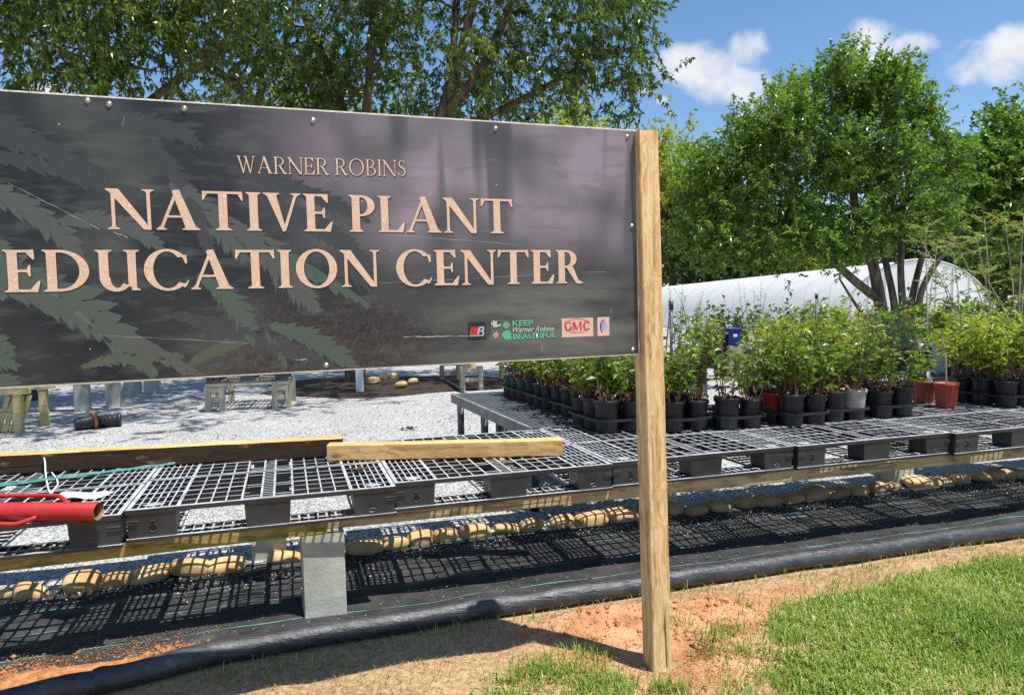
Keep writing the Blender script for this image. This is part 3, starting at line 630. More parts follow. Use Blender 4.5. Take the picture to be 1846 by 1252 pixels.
# scratches
M['scratch'] = flat('scratch_white', (.5, .5, .48))
for (s, z, s2, z2, wd) in [(-.12, 1.91, .12, 1.775, .0016), (1.08, 1.405, 1.33, 1.40, .003), (.10, 1.44, .55, 1.40, .0012), (1.90, 1.41, 1.925, 1.50, .0015), (1.0, 1.775, 1.55, 1.74, .0012), (1.2, 2.0, 1.45, 2.06, .001), (.70, 1.335, .74, 1.337, .003), (.2, 2.10, .205, 2.13, .0012), (1.62, 1.33, 1.621, 1.36, .002), (1.0, 1.60, 1.9, 1.64, .001), (.16, 1.765, .2, 1.75, .002), (1.3, 1.79, 1.75, 1.80, .0009)]:
    mb = MB(); x, zz = LX(s, z); x2, z2_ = LX(s2, z2); n = 14; P = [(x+(x2-x)*i/n, zz+(z2_-zz)*i/n+random.uniform(-.0015, .0015)) for i in range(n+1)]
    up_, dn_ = [], []
    for i in range(n+1):
        (ax, az), (bx, bz) = P[max(i-1, 0)], P[min(i+1, n)]; l = math.hypot(bx-ax, bz-az); q = wd*random.uniform(.12, 1.)/2; nx, nz_ = -(bz-az)/l*q, (bx-ax)/l*q
        up_.append((P[i][0]+nx, YF-.00045, P[i][1]+nz_)); dn_.append((P[i][0]-nx, YF-.00045, P[i][1]-nz_))
    mb.add(up_+dn_, [(i, n+1+i, n+2+i, i+1) for i in range(n)]); mb.build('scratch', [M['scratch']], board)

# ---- sponsors' marks
def plate(name, s0, z1, s1, z0, mat, y=.0006):
    a = LX(s0, z0); c = LX(s1, z1); mb = MB(); mb.box(a[0], c[0], YF-y, YF-.00002, a[1], c[1]); return mb.build(name, [mat], board)
def sans(text, s0, s1, z0, z1, mat, parent, off=.0, shear=0., y=.0014, name='lettering', space=1.):
    c = bpy.data.curves.new(name, 'FONT'); c.body = text; c.size = 1; c.offset = off; c.shear = shear; c.space_character = space
    o = bpy.data.objects.new(name, c); COL.objects.link(o); dg = bpy.context.evaluated_depsgraph_get(); me = bpy.data.meshes.new_from_object(o.evaluated_get(dg))
    bpy.data.objects.remove(o); bpy.data.curves.remove(c)
    n = len(me.vertices); co = np.zeros(n*3, np.float32); me.vertices.foreach_get('co', co); co = co.reshape(-1, 3)
    lo, hi = co.min(0), co.max(0); A = LX(s0, z0); B = LX(s1, z1)
    out = np.zeros_like(co); out[:, 0] = A[0]+(co[:, 0]-lo[0])/(hi[0]-lo[0])*(B[0]-A[0]); out[:, 2] = A[1]+(co[:, 1]-lo[1])/(hi[1]-lo[1])*(B[1]-A[1]); out[:, 1] = YF-y
    me.vertices.foreach_set('co', out.ravel()); me.materials.clear(); me.materials.append(mat); me.update()
    me.name = name; o = bpy.data.objects.new(name, me); COL.objects.link(o); o.parent = parent; return o
red_, black_, mint_, tan_, white_, blue_, sky_, lilac_ = flat('mark_red', (.62, .03, .035)), flat('mark_black', (.012, .012, .014)), flat('mark_mint', (.10, .42, .23)), flat('mark_tan', (.66, .47, .38)), flat('mark_white', (.62, .60, .58)), flat('mark_blue', (.02, .05, .34)), flat('mark_pale_blue', (.30, .36, .52)), flat('mark_lilac', (.42, .40, .56))
pink_ = flat('mark_pink', (.5, .28, .30)); sage_ = flat('mark_sage', (.2, .3, .2))
def quadpoly(mb, pts, y, mi=0):
    P = [(LX(s, z)[0], YF-y, LX(s, z)[1]) for s, z in pts]; ar = sum(P[i][0]*P[(i+1) % len(P)][2]-P[(i+1) % len(P)][0]*P[i][2] for i in range(len(P)))
    mb.poly(P if ar > 0 else P[::-1], mi)
M['script_pale'] = flat('mark_pale_mint', (.42, .58, .46))
lg = plate('logo', 1.324, 1.451, 1.392, 1.384, black_)
mb = MB()
for i in range(3): quadpoly(mb, [(1.329+i*.011, 1.4055), (1.3365+i*.011, 1.4055), (1.3435+i*.011, 1.434), (1.336+i*.011, 1.434)], .0012)
quadpoly(mb, [(1.329, 1.4055), (1.357, 1.4055), (1.358, 1.410), (1.330, 1.410)], .0013)
quadpoly(mb, [(1.358, 1.4055), (1.365, 1.4055), (1.372, 1.434), (1.365, 1.434)], .0012, 1); quadpoly(mb, [(1.370, 1.434), (1.386, 1.434), (1.386, 1.419), (1.379, 1.419), (1.380, 1.428), (1.369, 1.428)], .0013, 1); quadpoly(mb, [(1.368, 1.421), (1.383, 1.421), (1.383, 1.416), (1.366, 1.416)], .0014, 1); quadpoly(mb, [(1.374, 1.418), (1.381, 1.418), (1.388, 1.4055), (1.380, 1.4055)], .0015, 1)
quadpoly(mb, [(1.328, 1.3995), (1.384, 1.3995), (1.384, 1.4025), (1.328, 1.4025)], .0012, 2)
mb.build('lettering', [red_, lilac_, white_], lg)
# keep ... beautiful
mb = MB()
def outline(mb, s0, s1, z0, z1, wd, mi):
    for q in ([(s0, z0), (s1, z0), (s1, z0+wd), (s0, z0+wd)], [(s0, z1-wd), (s1, z1-wd), (s1, z1), (s0, z1)], [(s0, z0+wd), (s0+wd, z0+wd), (s0+wd, z1-wd), (s0, z1-wd)], [(s1-wd, z0+wd), (s1, z0+wd), (s1, z1-wd), (s1-wd, z1-wd)]): quadpoly(mb, q, .0005, mi)
outline(mb, 1.414, 1.4525, 1.420, 1.456, .0012, 4); outline(mb, 1.4555, 1.492, 1.420, 1.456, .0012, 4); outline(mb, 1.414, 1.4525, 1.383, 1.418, .0012, 4)
def petals(mb, s, z, r, n, mi, a0=0., w_=.4):
    for i in range(n):
        t = a0+2*math.pi*i/n; d = (math.cos(t), math.sin(t)); q = (-d[1]*r*w_, d[0]*r*w_)
        quadpoly(mb, [(s, z), (s+d[0]*r*.6+q[0], z+d[1]*r*.6+q[1]), (s+d[0]*r, z+d[1]*r), (s+d[0]*r*.6-q[0], z+d[1]*r*.6-q[1])], .0007+i*.00002, mi)
petals(mb, 1.427, 1.444, .0145, 5, 1, .6, .3); petals(mb, 1.474, 1.438, .016, 11, 2, .2, .3); petals(mb, 1.474, 1.438, .007, 6, 1, 0, .5); petals(mb, 1.432, 1.401, .0155, 6, 3, .3, .3)
for i in range(3): quadpoly(mb, [(1.425, 1.435-i*.004), (1.452, 1.441-i*.003), (1.452, 1.443-i*.003), (1.425, 1.437-i*.004)], .0007+i*.00003, 1)
P = []
for i in range(9): t = math.pi*(.5+.5*i/8); P.append((1.476+.019*math.cos(t), 1.400+.017*math.sin(t)))
for i in range(9): t = math.pi*(1+.5*i/8); P.append((1.476+.019*math.cos(t), 1.400+.017*math.sin(t)))
quadpoly(mb, P+[(1.496, 1.383), (1.4935, 1.388), (1.4935, 1.407), (1.489, 1.4165)], .0006, 0)
lg = mb.build('logo', [mint_, white_, sage_, pink_, mint_], board)
sans('KEEP', 1.499, 1.584, 1.4325, 1.455, mint_, lg, .03); sans('BEAUTIFUL', 1.501, 1.680, 1.382, 1.4055, mint_, lg, .032)
def script(text_pts, mat, lw=.0022):
    pass
# a handwritten line: slanted, with looped capitals
sans('Warner Robins', 1.500, 1.672, 1.4085, 1.4305, M['script_pale'], lg, .004, .45, space=1.02)
lg = plate('logo', 1.705, 1.458, 1.840, 1.383, tan_)
def romanlogo(text, s0, s1, z0, h, T, t, mat, parent):
    a = LX(s0, z0); b = LX(s1, z0); return roman(text, a[0], b[0], a[1], b[1], h, T, t, mat, 'lettering', depth=.0009, gap=.03, shadow=False, parent=parent)
romanlogo('GMC', 1.714, 1.826, 1.411, .0325, .25, .11, red_, lg)
mb = MB()
for i in range(48):
    t0, t1 = 2*math.pi*i/48, 2*math.pi*(i+1)/48
    if abs(math.sin(t0)) < .42: continue
    for rx, rz in ((.060, .030), (.053, .0262)):
        quadpoly(mb, [(1.770+rx*math.cos(t0), 1.427+rz*math.sin(t0)), (1.770+rx*math.cos(t1), 1.427+rz*math.sin(t1)), (1.770+(rx-.0022)*math.cos(t1), 1.427+(rz-.0016)*math.sin(t1)), (1.770+(rx-.0022)*math.cos(t0), 1.427+(rz-.0016)*math.sin(t0))], .0008)
mb.build('emblem', [red_], lg)
lg = plate('logo', 1.859, 1.459, 1.911, 1.384, tan_)
mb = MB(); P = []
for i in range(25):
    t = -math.pi/2+math.pi*2*i/24; f = (1-math.sin(t))/2; P.append((1.889+.0155*math.cos(t)*(.30+.7*f), 1.424+.022*math.sin(t)+.002))
quadpoly(mb, P[:-1], .0008, 0)
for i in range(20):
    def q(i, k): t = R(95+150*i/20); r_ = .0215+.0 if k else .0215-.0062*math.sin(math.pi*i/20)-.0006; return (1.892+r_*1.05*math.cos(t), 1.421+r_*1.35*math.sin(t))
    quadpoly(mb, [q(i, 1), q(i+1, 1), q(i+1, 0), q(i, 0)], .0011, 1)
quadpoly(mb, [(1.8895, 1.408), (1.8915, 1.408), (1.8915, 1.418), (1.8895, 1.418)], .0012, 2); quadpoly(mb, [(1.886, 1.412), (1.895, 1.412), (1.895, 1.414), (1.886, 1.414)], .0013, 2)
mb.build('emblem', [sky_, blue_, white_], lg)

# ------------------------------------------------------------------ pallets and the bench they lie on
M['keyhole_shade'] = flat('keyhole_shade', (.004, .004, .005), .8)
PL, PD, PH = 1.193, 1.2, .145
XB = [(.003, .205), (.494, .699), (.988, 1.190)]; YB = [(.004, .15), (.525, .675), (1.05, 1.196)]
def pallet_parts(root, mat_d, mat_b, marks=True):
    mb = MB(); zt_, zd = PH, .124
    for (y0, y1) in ((0, .022), (.578, .592), (.608, .622), (1.178, 1.2)): mb.box(0, PL, y0, y1, zd, zt_)
    for (x0, x1) in ((0, .020), (.205, .221), (.478, .488), (.563, .573), (.620, .630), (.705, .715), (.972, .988), (1.173, PL)):
        for (y0, y1) in ((.022, .578), (.622, 1.178)): mb.box(x0, x1, y0, y1, zd, zt_-.001)
    fine = [.045+.032*i for i in range(5)]; xs = fine+[.221+.064*i for i in range(1, 4)]; xs += [PL-x for x in xs]
    for x in xs:
        w2 = .0036
        mb.box(x-w2, x+w2, .022, .578, zd-.006, zt_-.003); mb.box(x-w2, x+w2, .622, 1.178, zd-.006, zt_-.003)
    ys = [.022+.0927*i for i in range(1, 6)]; ys += [1.2-y for y in ys]
    for q, y in enumerate(ys):
        thick = .007 if q % 5 == 2 else .0036
        for (x0, x1) in ((.02, .205), (.221, .478), (.715, .972), (.988, 1.173)): mb.box(x0, x1, y-thick, y+thick, zd-.008, zt_-.002)
    for y in np.arange(.05, 1.17, .036):
        if not .57 < y < .63: mb.box(.573, .620, y-.004, y+.004, zd+.003, zt_-.003)
    for y in (.05, .09, .27, .31, .53, .67, .71, .89, .93, 1.13):
        for (x0, x1) in ((.488, .563), (.630, .705)): mb.box(x0, x1, y-.005, y+.005, zd+.002, zt_-.004)
    for x in np.arange(.03, 1.17, .043): mb.box(x, x+.008, .592, .608, zd+.002, zt_-.003)
    for (x0, x1) in XB[::2]:                    # solid lozenges above the corner blocks
        for (y0, y1) in YB:
            cx, cy = (x0+x1)/2, (y0+y1)/2; mb.add([(cx-.05, cy, zt_-.0015), (cx, cy-.032, zt_-.0015), (cx+.05, cy, zt_-.0015), (cx, cy+.032, zt_-.0015), (cx-.05, cy, zd+.004), (cx, cy-.032, zd+.004), (cx+.05, cy, zd+.004), (cx, cy+.032, zd+.004)], [(0, 1, 2, 3), (7, 6, 5, 4), (0, 4, 5, 1), (1, 5, 6, 2), (2, 6, 7, 3), (3, 7, 4, 0)])
    mb.build('deck', [mat_d], root)
    mb = MB()
    for (y0, y1) in ((0, .018), (.136, .154), (.522, .54), (.66, .678), (1.046, 1.064), (1.182, 1.2)): mb.box(.0, PL, y0, y1, 0, .014)
    for (y0, y1) in ((.018, .136), (.54, .66), (1.064, 1.182)):
        x = .215
        while x < .985:
            mb.box(x, x+.010, y0, y1, .002, .012); x += .043
        mb.box(.2, .99, (y0+y1)/2-.006, (y0+y1)/2+.006, .003, .011)
    for (x0, x1) in XB:
        for (y0, y1) in ((.154, .522), (.678, 1.046)):
            for x in (x0, x1-.016): mb.box(x, x+.016, y0, y1, .001, .013)
            y = y0+.05
            while y < y1-.02: mb.box(x0+.016, x1-.016, y, y+.010, .002, .012); y += .062
    mb.build('base_frame', [mat_d], root)
    for ix, (x0, x1) in enumerate(XB):
        for iy, (y0, y1) in enumerate(YB):
            mb = MB(); mb.taper(x0, x1, y0, y1, .014, .124, .006)
            if iy == 0 and marks:
                F_ = lambda z: .004+.006*(.124-z)/.110
                if ix == 0:
                    c = (x0+.105, .062); P = [(c[0]-.007, .088), (c[0]-.007, .072)]+[(c[0]+.017*math.cos(R(t)), .056+.017*math.sin(R(t))) for t in range(115, 430, 18)]+[(c[0]+.007, .072), (c[0]+.007, .088)]
                    mb.poly([(p, F_(q)-.0012, q) for p, q in P][::-1], 1)  # black face paints the dark of an open keyhole; the block is solid
                    for i in range(len(P)):
                        a, b2 = P[i], P[(i+1) % len(P)]; mb.tube([(a[0], F_(a[1])-.001, a[1]), (b2[0], F_(b2[1])-.001, b2[1])], .0018, 5)
                    for zz in (.092, .080): mb.box(x0-.002, x0+.05, .0005, F_(zz), zz-.0025, zz+.0025)
                if ix == 2:
                    for zz in (.092, .080): mb.box(x1-.05, x1+.001, .0005, F_(zz), zz-.0025, zz+.0025)
                    for r_ in range(6):
                        x = x0+.055
                        while x < x0+.125:
                            l = random.uniform(.004, .012); mb.box(x, x+l, F_(.094-r_*.008)-.0012, F_(.094-r_*.008)+.002, .0925-r_*.008, .0965-r_*.008); x += l+.003
                    E_ = [(x0+.09+.022*math.cos(R(t)), .036+.009*math.sin(R(t))) for t in range(0, 360, 24)]
                    for i in range(len(E_)):
                        a, b2 = E_[i], E_[(i+1) % len(E_)]; mb.tube([(a[0], F_(a[1])-.0005, a[1]), (b2[0], F_(b2[1])-.0005, b2[1])], .0014, 4)
            mb.build('block', [mat_b, M['keyhole_shade']], root)
Z0 = .494
PN = {-2: -.06, -1: -.05, 0: -.038, 1: .008, 2: -.030, 3: -.088, 4: -.155, 5: -.20, 6: -.24}
def pz(k): return SN(k*1.2, PN[k], Z0)
G_P = 'black plastic pallets laid end to end as the bench top'
plab = {-2: 'black plastic pallet at the cut-off left end of the bench, beyond the red tube', -1: 'black plastic pallet carrying the red steel tube at the left of the bench', 0: 'black plastic pallet right of the red tube, above the mossy beam', 1: 'black plastic pallet under the shorter bare timber', 2: 'black plastic pallet standing behind the squared sign post',
        3: 'black plastic pallet right of the sign post, under two trays of shrubs', 4: 'black plastic pallet in front of the two red pots', 5: 'black plastic pallet at the right end of the front bench, cut by the frame', 6: 'black plastic pallet beyond the right edge of the front bench'}
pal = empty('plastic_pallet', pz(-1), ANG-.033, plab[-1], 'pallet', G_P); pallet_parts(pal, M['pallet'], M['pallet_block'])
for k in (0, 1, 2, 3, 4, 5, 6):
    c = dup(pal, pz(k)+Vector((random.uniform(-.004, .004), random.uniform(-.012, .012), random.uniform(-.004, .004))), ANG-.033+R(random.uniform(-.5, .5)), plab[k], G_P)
# beams
def timber(name, a, b, h, w_, mat, label, cat, roll=0., group=None, seg=(24, .0012), bev=.004):
    a = Vector(a); b = Vector(b); L = (b-a).length; mb = MB(); mb.bevbox(0, L, 0, w_, 0, h, bev, 0, seg=seg)
    o = mb.build(name, [mat]); d = (b-a).normalized(); o.location = a
    o.rotation_euler = (0, -math.asin(d.z), math.atan2(d.y, d.x)); tag(o, label, cat, group); return o
def bp(s, n, z): return SN(s, n+DR(s), z)
timber('bench_beam', SN(-2.4, -.012, .424), SN(.862, -.002, .424), .069, .09, M['beam_mossy'], 'mossy greenish timber beam under the left pallets, ending over the concrete pier', 'beam')
timber('bench_beam', SN(.868, .064, .424), SN(8.4, -.272, .424), .069, .09, M['beam_brown'], 'brown weathered timber beam carrying the pallets right of the concrete pier', 'beam', seg=(48, .0012))
timber('bench_beam', bp(-2.4, 1.02, .424), bp(1.0, 1.02, .424), .069, .09, M['beam_mossy'], 'shaded back beam under the rear edge of the left pallets', 'beam')
timber('bench_beam', bp(1.006, 1.02, .424), bp(8.4, 1.02, .424), .069, .09, M['beam_brown'], 'shaded back beam under the rear edge of the right pallets', 'beam')
def pier(s, n, label, mat=None, h=.4225, rz=0):
    mb = MB(); mb.bevbox(-.1, .1, -.1, .1, 0, h, .004, 2, seg=(8, .0012))
    o = mb.build('concrete_pier', [M['concrete']]); o.location = bp(s, n, 0); o.rotation_euler.z = ANG+rz; return tag(o, label, 'concrete block')
pier(.845, .126, 'upright grey concrete block pier in the sun under the beam joint')
pier(.60, 1.12, 'shaded concrete block standing behind the river stones near the front pier')
pier(5.48, 1.12, 'dark concrete block behind the stones at the right under the bench'); pier(3.30, 1.12, 'dark concrete block half hidden behind the sign post')
pier(6.9, .1, 'concrete block pier at the far right end of the bench, past the frame'); pier(-2.2, .1, 'concrete block pier at the left end of the bench, past the frame')

# timbers lying on the pallets
ZT = Z0+PH
a, b = atz(0, 855, ZT), atz(618, 821, ZT); d = (b-a).normalized()
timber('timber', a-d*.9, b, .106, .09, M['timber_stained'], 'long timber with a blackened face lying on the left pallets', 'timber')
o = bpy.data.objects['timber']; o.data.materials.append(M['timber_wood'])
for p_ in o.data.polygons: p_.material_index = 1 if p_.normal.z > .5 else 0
a, b = atz(590, 831, ZT), atz(1015, 821, ZT)
timber('timber', a, b, .092, .09, M['timber_wood'], 'clean pale timber lying on the pallets nearest the sign post', 'timber')

# ------------------------------------------------------------------ red tube tool, cord, strap
tz = ZT+.0395
pa, pb = atz(-260, 922, tz), atz(178, 921, tz); dT = (pb-pa).normalized(); LT = (pb-pa).length
drv = empty('post_driver', (pb.x, pb.y, ZT), math.atan2(dT.y, dT.x), 'red steel tube tool with bent side handles lying on the pallets', 'tool')
MX = Matrix.Translation((0, 0, .0395)) @ Matrix.Rotation(R(90), 4, 'Y')
mb = MB(); mb.lathe([(.0, -LT), (.038, -LT), (.0385, -LT+.01), (.0385, -.004), (.0365, 0)], 32, M=MX); mb.build('tube', [M['red_paint']], drv, True)
mb = MB(); mb.lathe([(.0365, 0), (.0335, 0), (.0325, -.03), (.032, -LT*.8)], 32, M=MX); mb.build('tube_mouth', [M['rust']], drv, True)
def curve(pts, n=5):
    pts = [Vector(p) for p in pts]; out = []
    for i in range(len(pts)-1):
        p0, p1, p2, p3 = pts[max(i-1, 0)], pts[i], pts[i+1], pts[min(i+2, len(pts)-1)]
        for j in range(n):
            t = j/n; out.append(.5*((2*p1)+(p2-p0)*t+(2*p0-5*p1+4*p2-p3)*t*t+(-p0+3*p1-3*p2+p3)*t**3))
    return out+[pts[-1]]
for sg, xe, zz in ((1, -.19, .085), (-1, -.275, .012)):
    y1 = .085*sg; mb = MB()
    mb.tube(curve([(xe-.95, .0365*sg, zz*.5+.02), (xe-.88, y1, zz), (xe-.4, y1, zz), (xe-.10, y1, zz), (xe-.03, y1*.9, zz-.003), (xe+.03, .037*sg, zz*.5+.02)], 6), .0095, 10)
    mb.build('handle', [M['red_paint']], drv, True)
# ragged cream scrap
mb = MB(); P = []
for i in range(44):
    t = 2*math.pi*i/44; q = 1+.10*math.sin(5*t)+random.uniform(-.10, .10)*(1.8 if math.cos(t) > .3 else .6); P.append((.115*q*math.cos(t), .075*q*math.sin(t), .004+.008*math.sin(3*t)))
mb.add([(0, 0, .010)]+P, [(0, 1+i, 1+(i+1) % 44) for i in range(44)]); mb.add([(0, 0, .007)]+[(x, y, z-.003) for x, y, z in P], [(0, 1+(i+1) % 44, 1+i) for i in range(44)])
mb.add(P+[(x, y, z-.003) for x, y, z in P], [((i+1) % 44, i, 44+i, 44+(i+1) % 44) for i in range(44)])
o = mb.build('paper_scrap', [M['cream']], None, True, atz(150, 893, ZT+.001)); tag(o, 'ragged cream scrap lying flat behind the red tube', 'scrap')
def at_pts(lst): return [atz(x, y, z) for x, y, z in lst]
mb = MB(); cz = ZT+.006
mb.tube(curve([aty(78, 822, 4.02)+Vector((0, .09, .02)), aty(79, 815, 4.02), aty(81, 832, 3.9), aty(82, 850, 3.85), atz(84, 866, cz), atz(87, 880, cz), atz(92, 889, cz), atz(97, 882, cz), atz(104, 873, cz), atz(102, 863, cz), atz(93, 851, cz)], 5), .0042, 8)
o = mb.build('cord', [M['cord']], None, True); tag(o, 'thin white cord hanging over the blackened timber to the pallets', 'cord')
mb = MB(); pts = curve(at_pts([(-60, 884, cz), (0, 876, cz), (60, 868, cz), (140, 858, cz), (230, 847, cz), (316, 836, cz)]), 6)
vs, fs = [], []
for i, p in enumerate(pts):
    wd = .020+.010*math.exp(-((i-10)/4)**2) if i < 18 else .011; vs += [p+Vector((0, wd, .004)), p+Vector((0, 0, .013+.003*math.sin(i*2))), p+Vector((0, -wd, .003)), p+Vector((0, 0, -.001))]
for i in range(len(pts)-1):
    for j in range(4): j2 = (j+1) % 4; fs.append((i*4+j, i*4+j2, i*4+4+j2, i*4+4+j))
mb.add(vs, fs); o = mb.build('strap', [M['teal']]); tag(o, 'long teal strap lying across the left pallets', 'strap')

# dead leaves
def deadleaf(name, loc, r_, label, n=5, cat='leaf'):
    mb = MB()
    for i in range(n):
        t = 2*math.pi*i/n+random.uniform(-.5, .5); c = Vector((math.cos(t), math.sin(t), 0)); s_ = Vector((-c.y, c.x, 0)); h = random.uniform(.1, .6)*r_
        o_ = Vector((random.uniform(-.3, .3)*r_, random.uniform(-.3, .3)*r_, .003))
        q = [o_, o_+c*r_*.35+s_*r_*.24+Vector((0, 0, h*.5)), o_+c*r_*.8+s_*r_*.12+Vector((0, 0, h)), o_+c*r_*1.1+Vector((0, 0, h*.6)), o_+c*r_*.7-s_*r_*.22+Vector((0, 0, h*.7)), o_+c*r_*.3-s_*r_*.2+Vector((0, 0, h*.3))]
        b_ = len(mb.v); mb.v += [tuple(v) for v in (q if i == 0 else q[1:])]; I = [0]+[b_+k-(0 if i == 0 else 1) for k in range(1, 6)]
        mb.f += [(I[0], I[1], I[5]), (I[1], I[2], I[4], I[5]), (I[2], I[3], I[4])]; mb.mi += [0]*3
    o = mb.build(name, [M['leaf_dry']], None, False, loc); o.rotation_euler.z = random.random()*6; return tag(o, label, cat)
deadleaf('dead_leaf', atz(642, 850, ZT), .05, 'curled brown dead leaf on the pallet below the pale timber', 6)
deadleaf('dead_leaf', atz(738, 773, .004), .09, 'brown dead leaf lying on the sunlit gravel behind the timbers', 6)
deadleaf('dead_leaf', atz(722, 775, .004), .06, 'small flat dead leaf left of the bigger one on the gravel', 3)
deadleaf('dead_leaf', atz(1055, 1046, .03), .035, 'small pale dead leaf on the black edging roll', 3)

# ------------------------------------------------------------------ river stones
ROCK = [(8, 1078, 26), (50, 1083, 50), (142, 1070, 55), (207, 1062, 48), (272, 1052, 65), (340, 1042, 75), (410, 1034, 65), (515, 1018, 60), (592, 1008, 58), (660, 1001, 60), (715, 993, 50), (765, 984, 45), (812, 979, 47), (862, 972, 55), (915, 966, 50), (968, 960, 52), (1022, 954, 48), (1072, 949, 55), (1127, 943, 60), (1176, 936, 40), (1222, 930, 45), (1263, 931, 38), (1305, 926, 50), (1350, 918, 38), (1393, 913, 52), (1437, 909, 43), (1480, 904, 50), (1520, 900, 42), (1555, 896, 42), (1588, 890, 38), (1613, 886, 30), (1662, 880, 50), (1705, 878, 42), (1738, 875, 45), (1780, 871, 42), (1813, 867, 36), (1845, 864, 32), (1880, 861, 36)]
ORD = ['first', 'second', 'third', 'fourth', 'fifth', 'sixth', 'seventh', 'eighth', 'ninth', 'tenth', 'eleventh', 'twelfth', 'thirteenth', 'fourteenth', 'fifteenth', 'sixteenth', 'seventeenth', 'eighteenth', 'nineteenth']
def stone(w_, h_, mat, seed):
    bm = bmesh.new(); bmesh.ops.create_icosphere(bm, subdivisions=3, radius=1); r_ = random.Random(seed)
    ks = [(Vector((r_.uniform(-1, 1), r_.uniform(-1, 1), r_.uniform(-1, 1)))*r_.uniform(1.2, 2.6), r_.uniform(0, 6), r_.uniform(.04, .10)) for _ in range(7)]
    e = r_.uniform(2.4, 4.2)
    for v in bm.verts:
        c = v.co.copy(); q = (abs(c.x)**e+abs(c.y)**e+abs(c.z)**e)**(-1/e)
        q *= 1+sum(a*math.sin(k.dot(c)+p) for k, p, a in ks); v.co = Vector((c.x*q*w_/2, c.y*q*w_*.38, c.z*q*h_/2))
    me = bpy.data.meshes.new('river_stone'); bm.to_mesh(me); bm.free()
    me.polygons.foreach_set('use_smooth', [True]*len(me.polygons)); me.materials.append(mat)
    o = bpy.data.objects.new('river_stone', me); COL.objects.link(o); return o
for i, (x, y, wpx) in enumerate(ROCK):
    p = atz(x, y, 0); wd = wpx/FPX*p.y*1.06; h = min(wd, .17)*random.uniform(.46, .60)
    brown = x > 1100 and i % 3 != 1 or x in (207, 968)
    o = stone(wd, h, M['stone_brown' if brown else 'stone'], 100+i); q = p+N2*(wd*.3); o.location = (q.x, q.y, h*.36+.004)
    o.rotation_euler = (R(random.uniform(-14, 14)), R(random.uniform(-10, 10)), ANG+R(random.uniform(-14, 14)))
    hue = 'brown' if brown else 'tan'
    if i < 9: lb = f'smooth {hue} river stone, {ORD[8-i]} one left of the sunlit concrete pier' if i < 8 else 'smooth tan river stone hidden behind the sunlit concrete pier'
    if i < 8: lb = f'smooth {hue} river stone, {ORD[7-i]} one left of the sunlit concrete pier'
    if 9 <= i <= 18: lb = f'smooth {hue} river stone, {ORD[i-9]} one right of the sunlit concrete pier'
    if i == 19: lb = 'smooth river stone in the row, hidden behind the sign post'
    if i > 19: lb = f'smooth {hue} river stone, {ORD[min(i-20, 18)]} one right of the sign post'
    tag(o, lb, 'stone', 'river stones edging the gravel')

# ------------------------------------------------------------------ cloth-wrapped edging roll
ed = [(-140, 1330), (0, 1294), (153, 1258), (204, 1246), (408, 1196), (612, 1160), (860, 1118), (1020, 1094), (1210, 1064), (1400, 1034), (1600, 1004), (1846, 967), (2100, 930), (2500, 880)]
pts = []
for x, y in ed:
    p = atz(x, y, 0); pts.append(p+N2*.047)
pts = [pts[0]-(pts[1]-pts[0])*6]+pts
pts = curve(pts, 8)
rad = [.050*(1+.03*math.sin(i*.9)) for i in range(len(pts))]
mb = MB(); mb.tube([p+Vector((0, 0, .036+.004*math.sin(i*.7))) for i, p in enumerate(pts)], rad, 20)
o = mb.build('edging_roll', [M['edging']], None, True); tag(o, 'long black cloth-wrapped pipe edging between the lawn and the weed cloth', 'edging')

# ------------------------------------------------------------------ mesh-topped bench
s0, s1, n0, n1 = 2.40, 3.62, 1.24, 3.50
mbn = empty('mesh_bench', SN(s0, n0, 0), ANG, 'low bench with black mesh top and grey rim behind the pallets', 'bench')
W_, D_ = s1-s0, n1-n0; ztop = .632
mb = MB()
for (x0, x1, y0, y1) in ((0, .03, 0, D_), (W_-.03, W_, 0, D_), (.03, W_-.03, 0, .03), (.03, W_-.03, D_-.03, D_)): mb.box(x0, x1, y0, y1, ztop-.085, ztop)
mb.build('rim', [M['bench_rim']], mbn)
mb = MB(); x = .03+.045
while x < W_-.04: mb.box(x-.008, x+.008, .03, D_-.03, ztop-.022, ztop-.004); x += .05
y = .075
while y < D_-.04: mb.box(.03, W_-.03, y-.008, y+.008, ztop-.020, ztop-.002); y += .05
mb.build('mesh_top', [M['mesh_bench']], mbn)
for (x, y) in ((.06, 2.12), (.06, 1.32), (.20, 1.32), (.06, .72), (W_-.06, 2.12), (W_-.06, 1.2), (W_-.06, .12), (.06, .10)):
    mb = MB(); mb.tube([(x, y, 0), (x, y, ztop-.03)], .034, 14); mb.build('leg', [M['mesh_bench']], mbn, True)

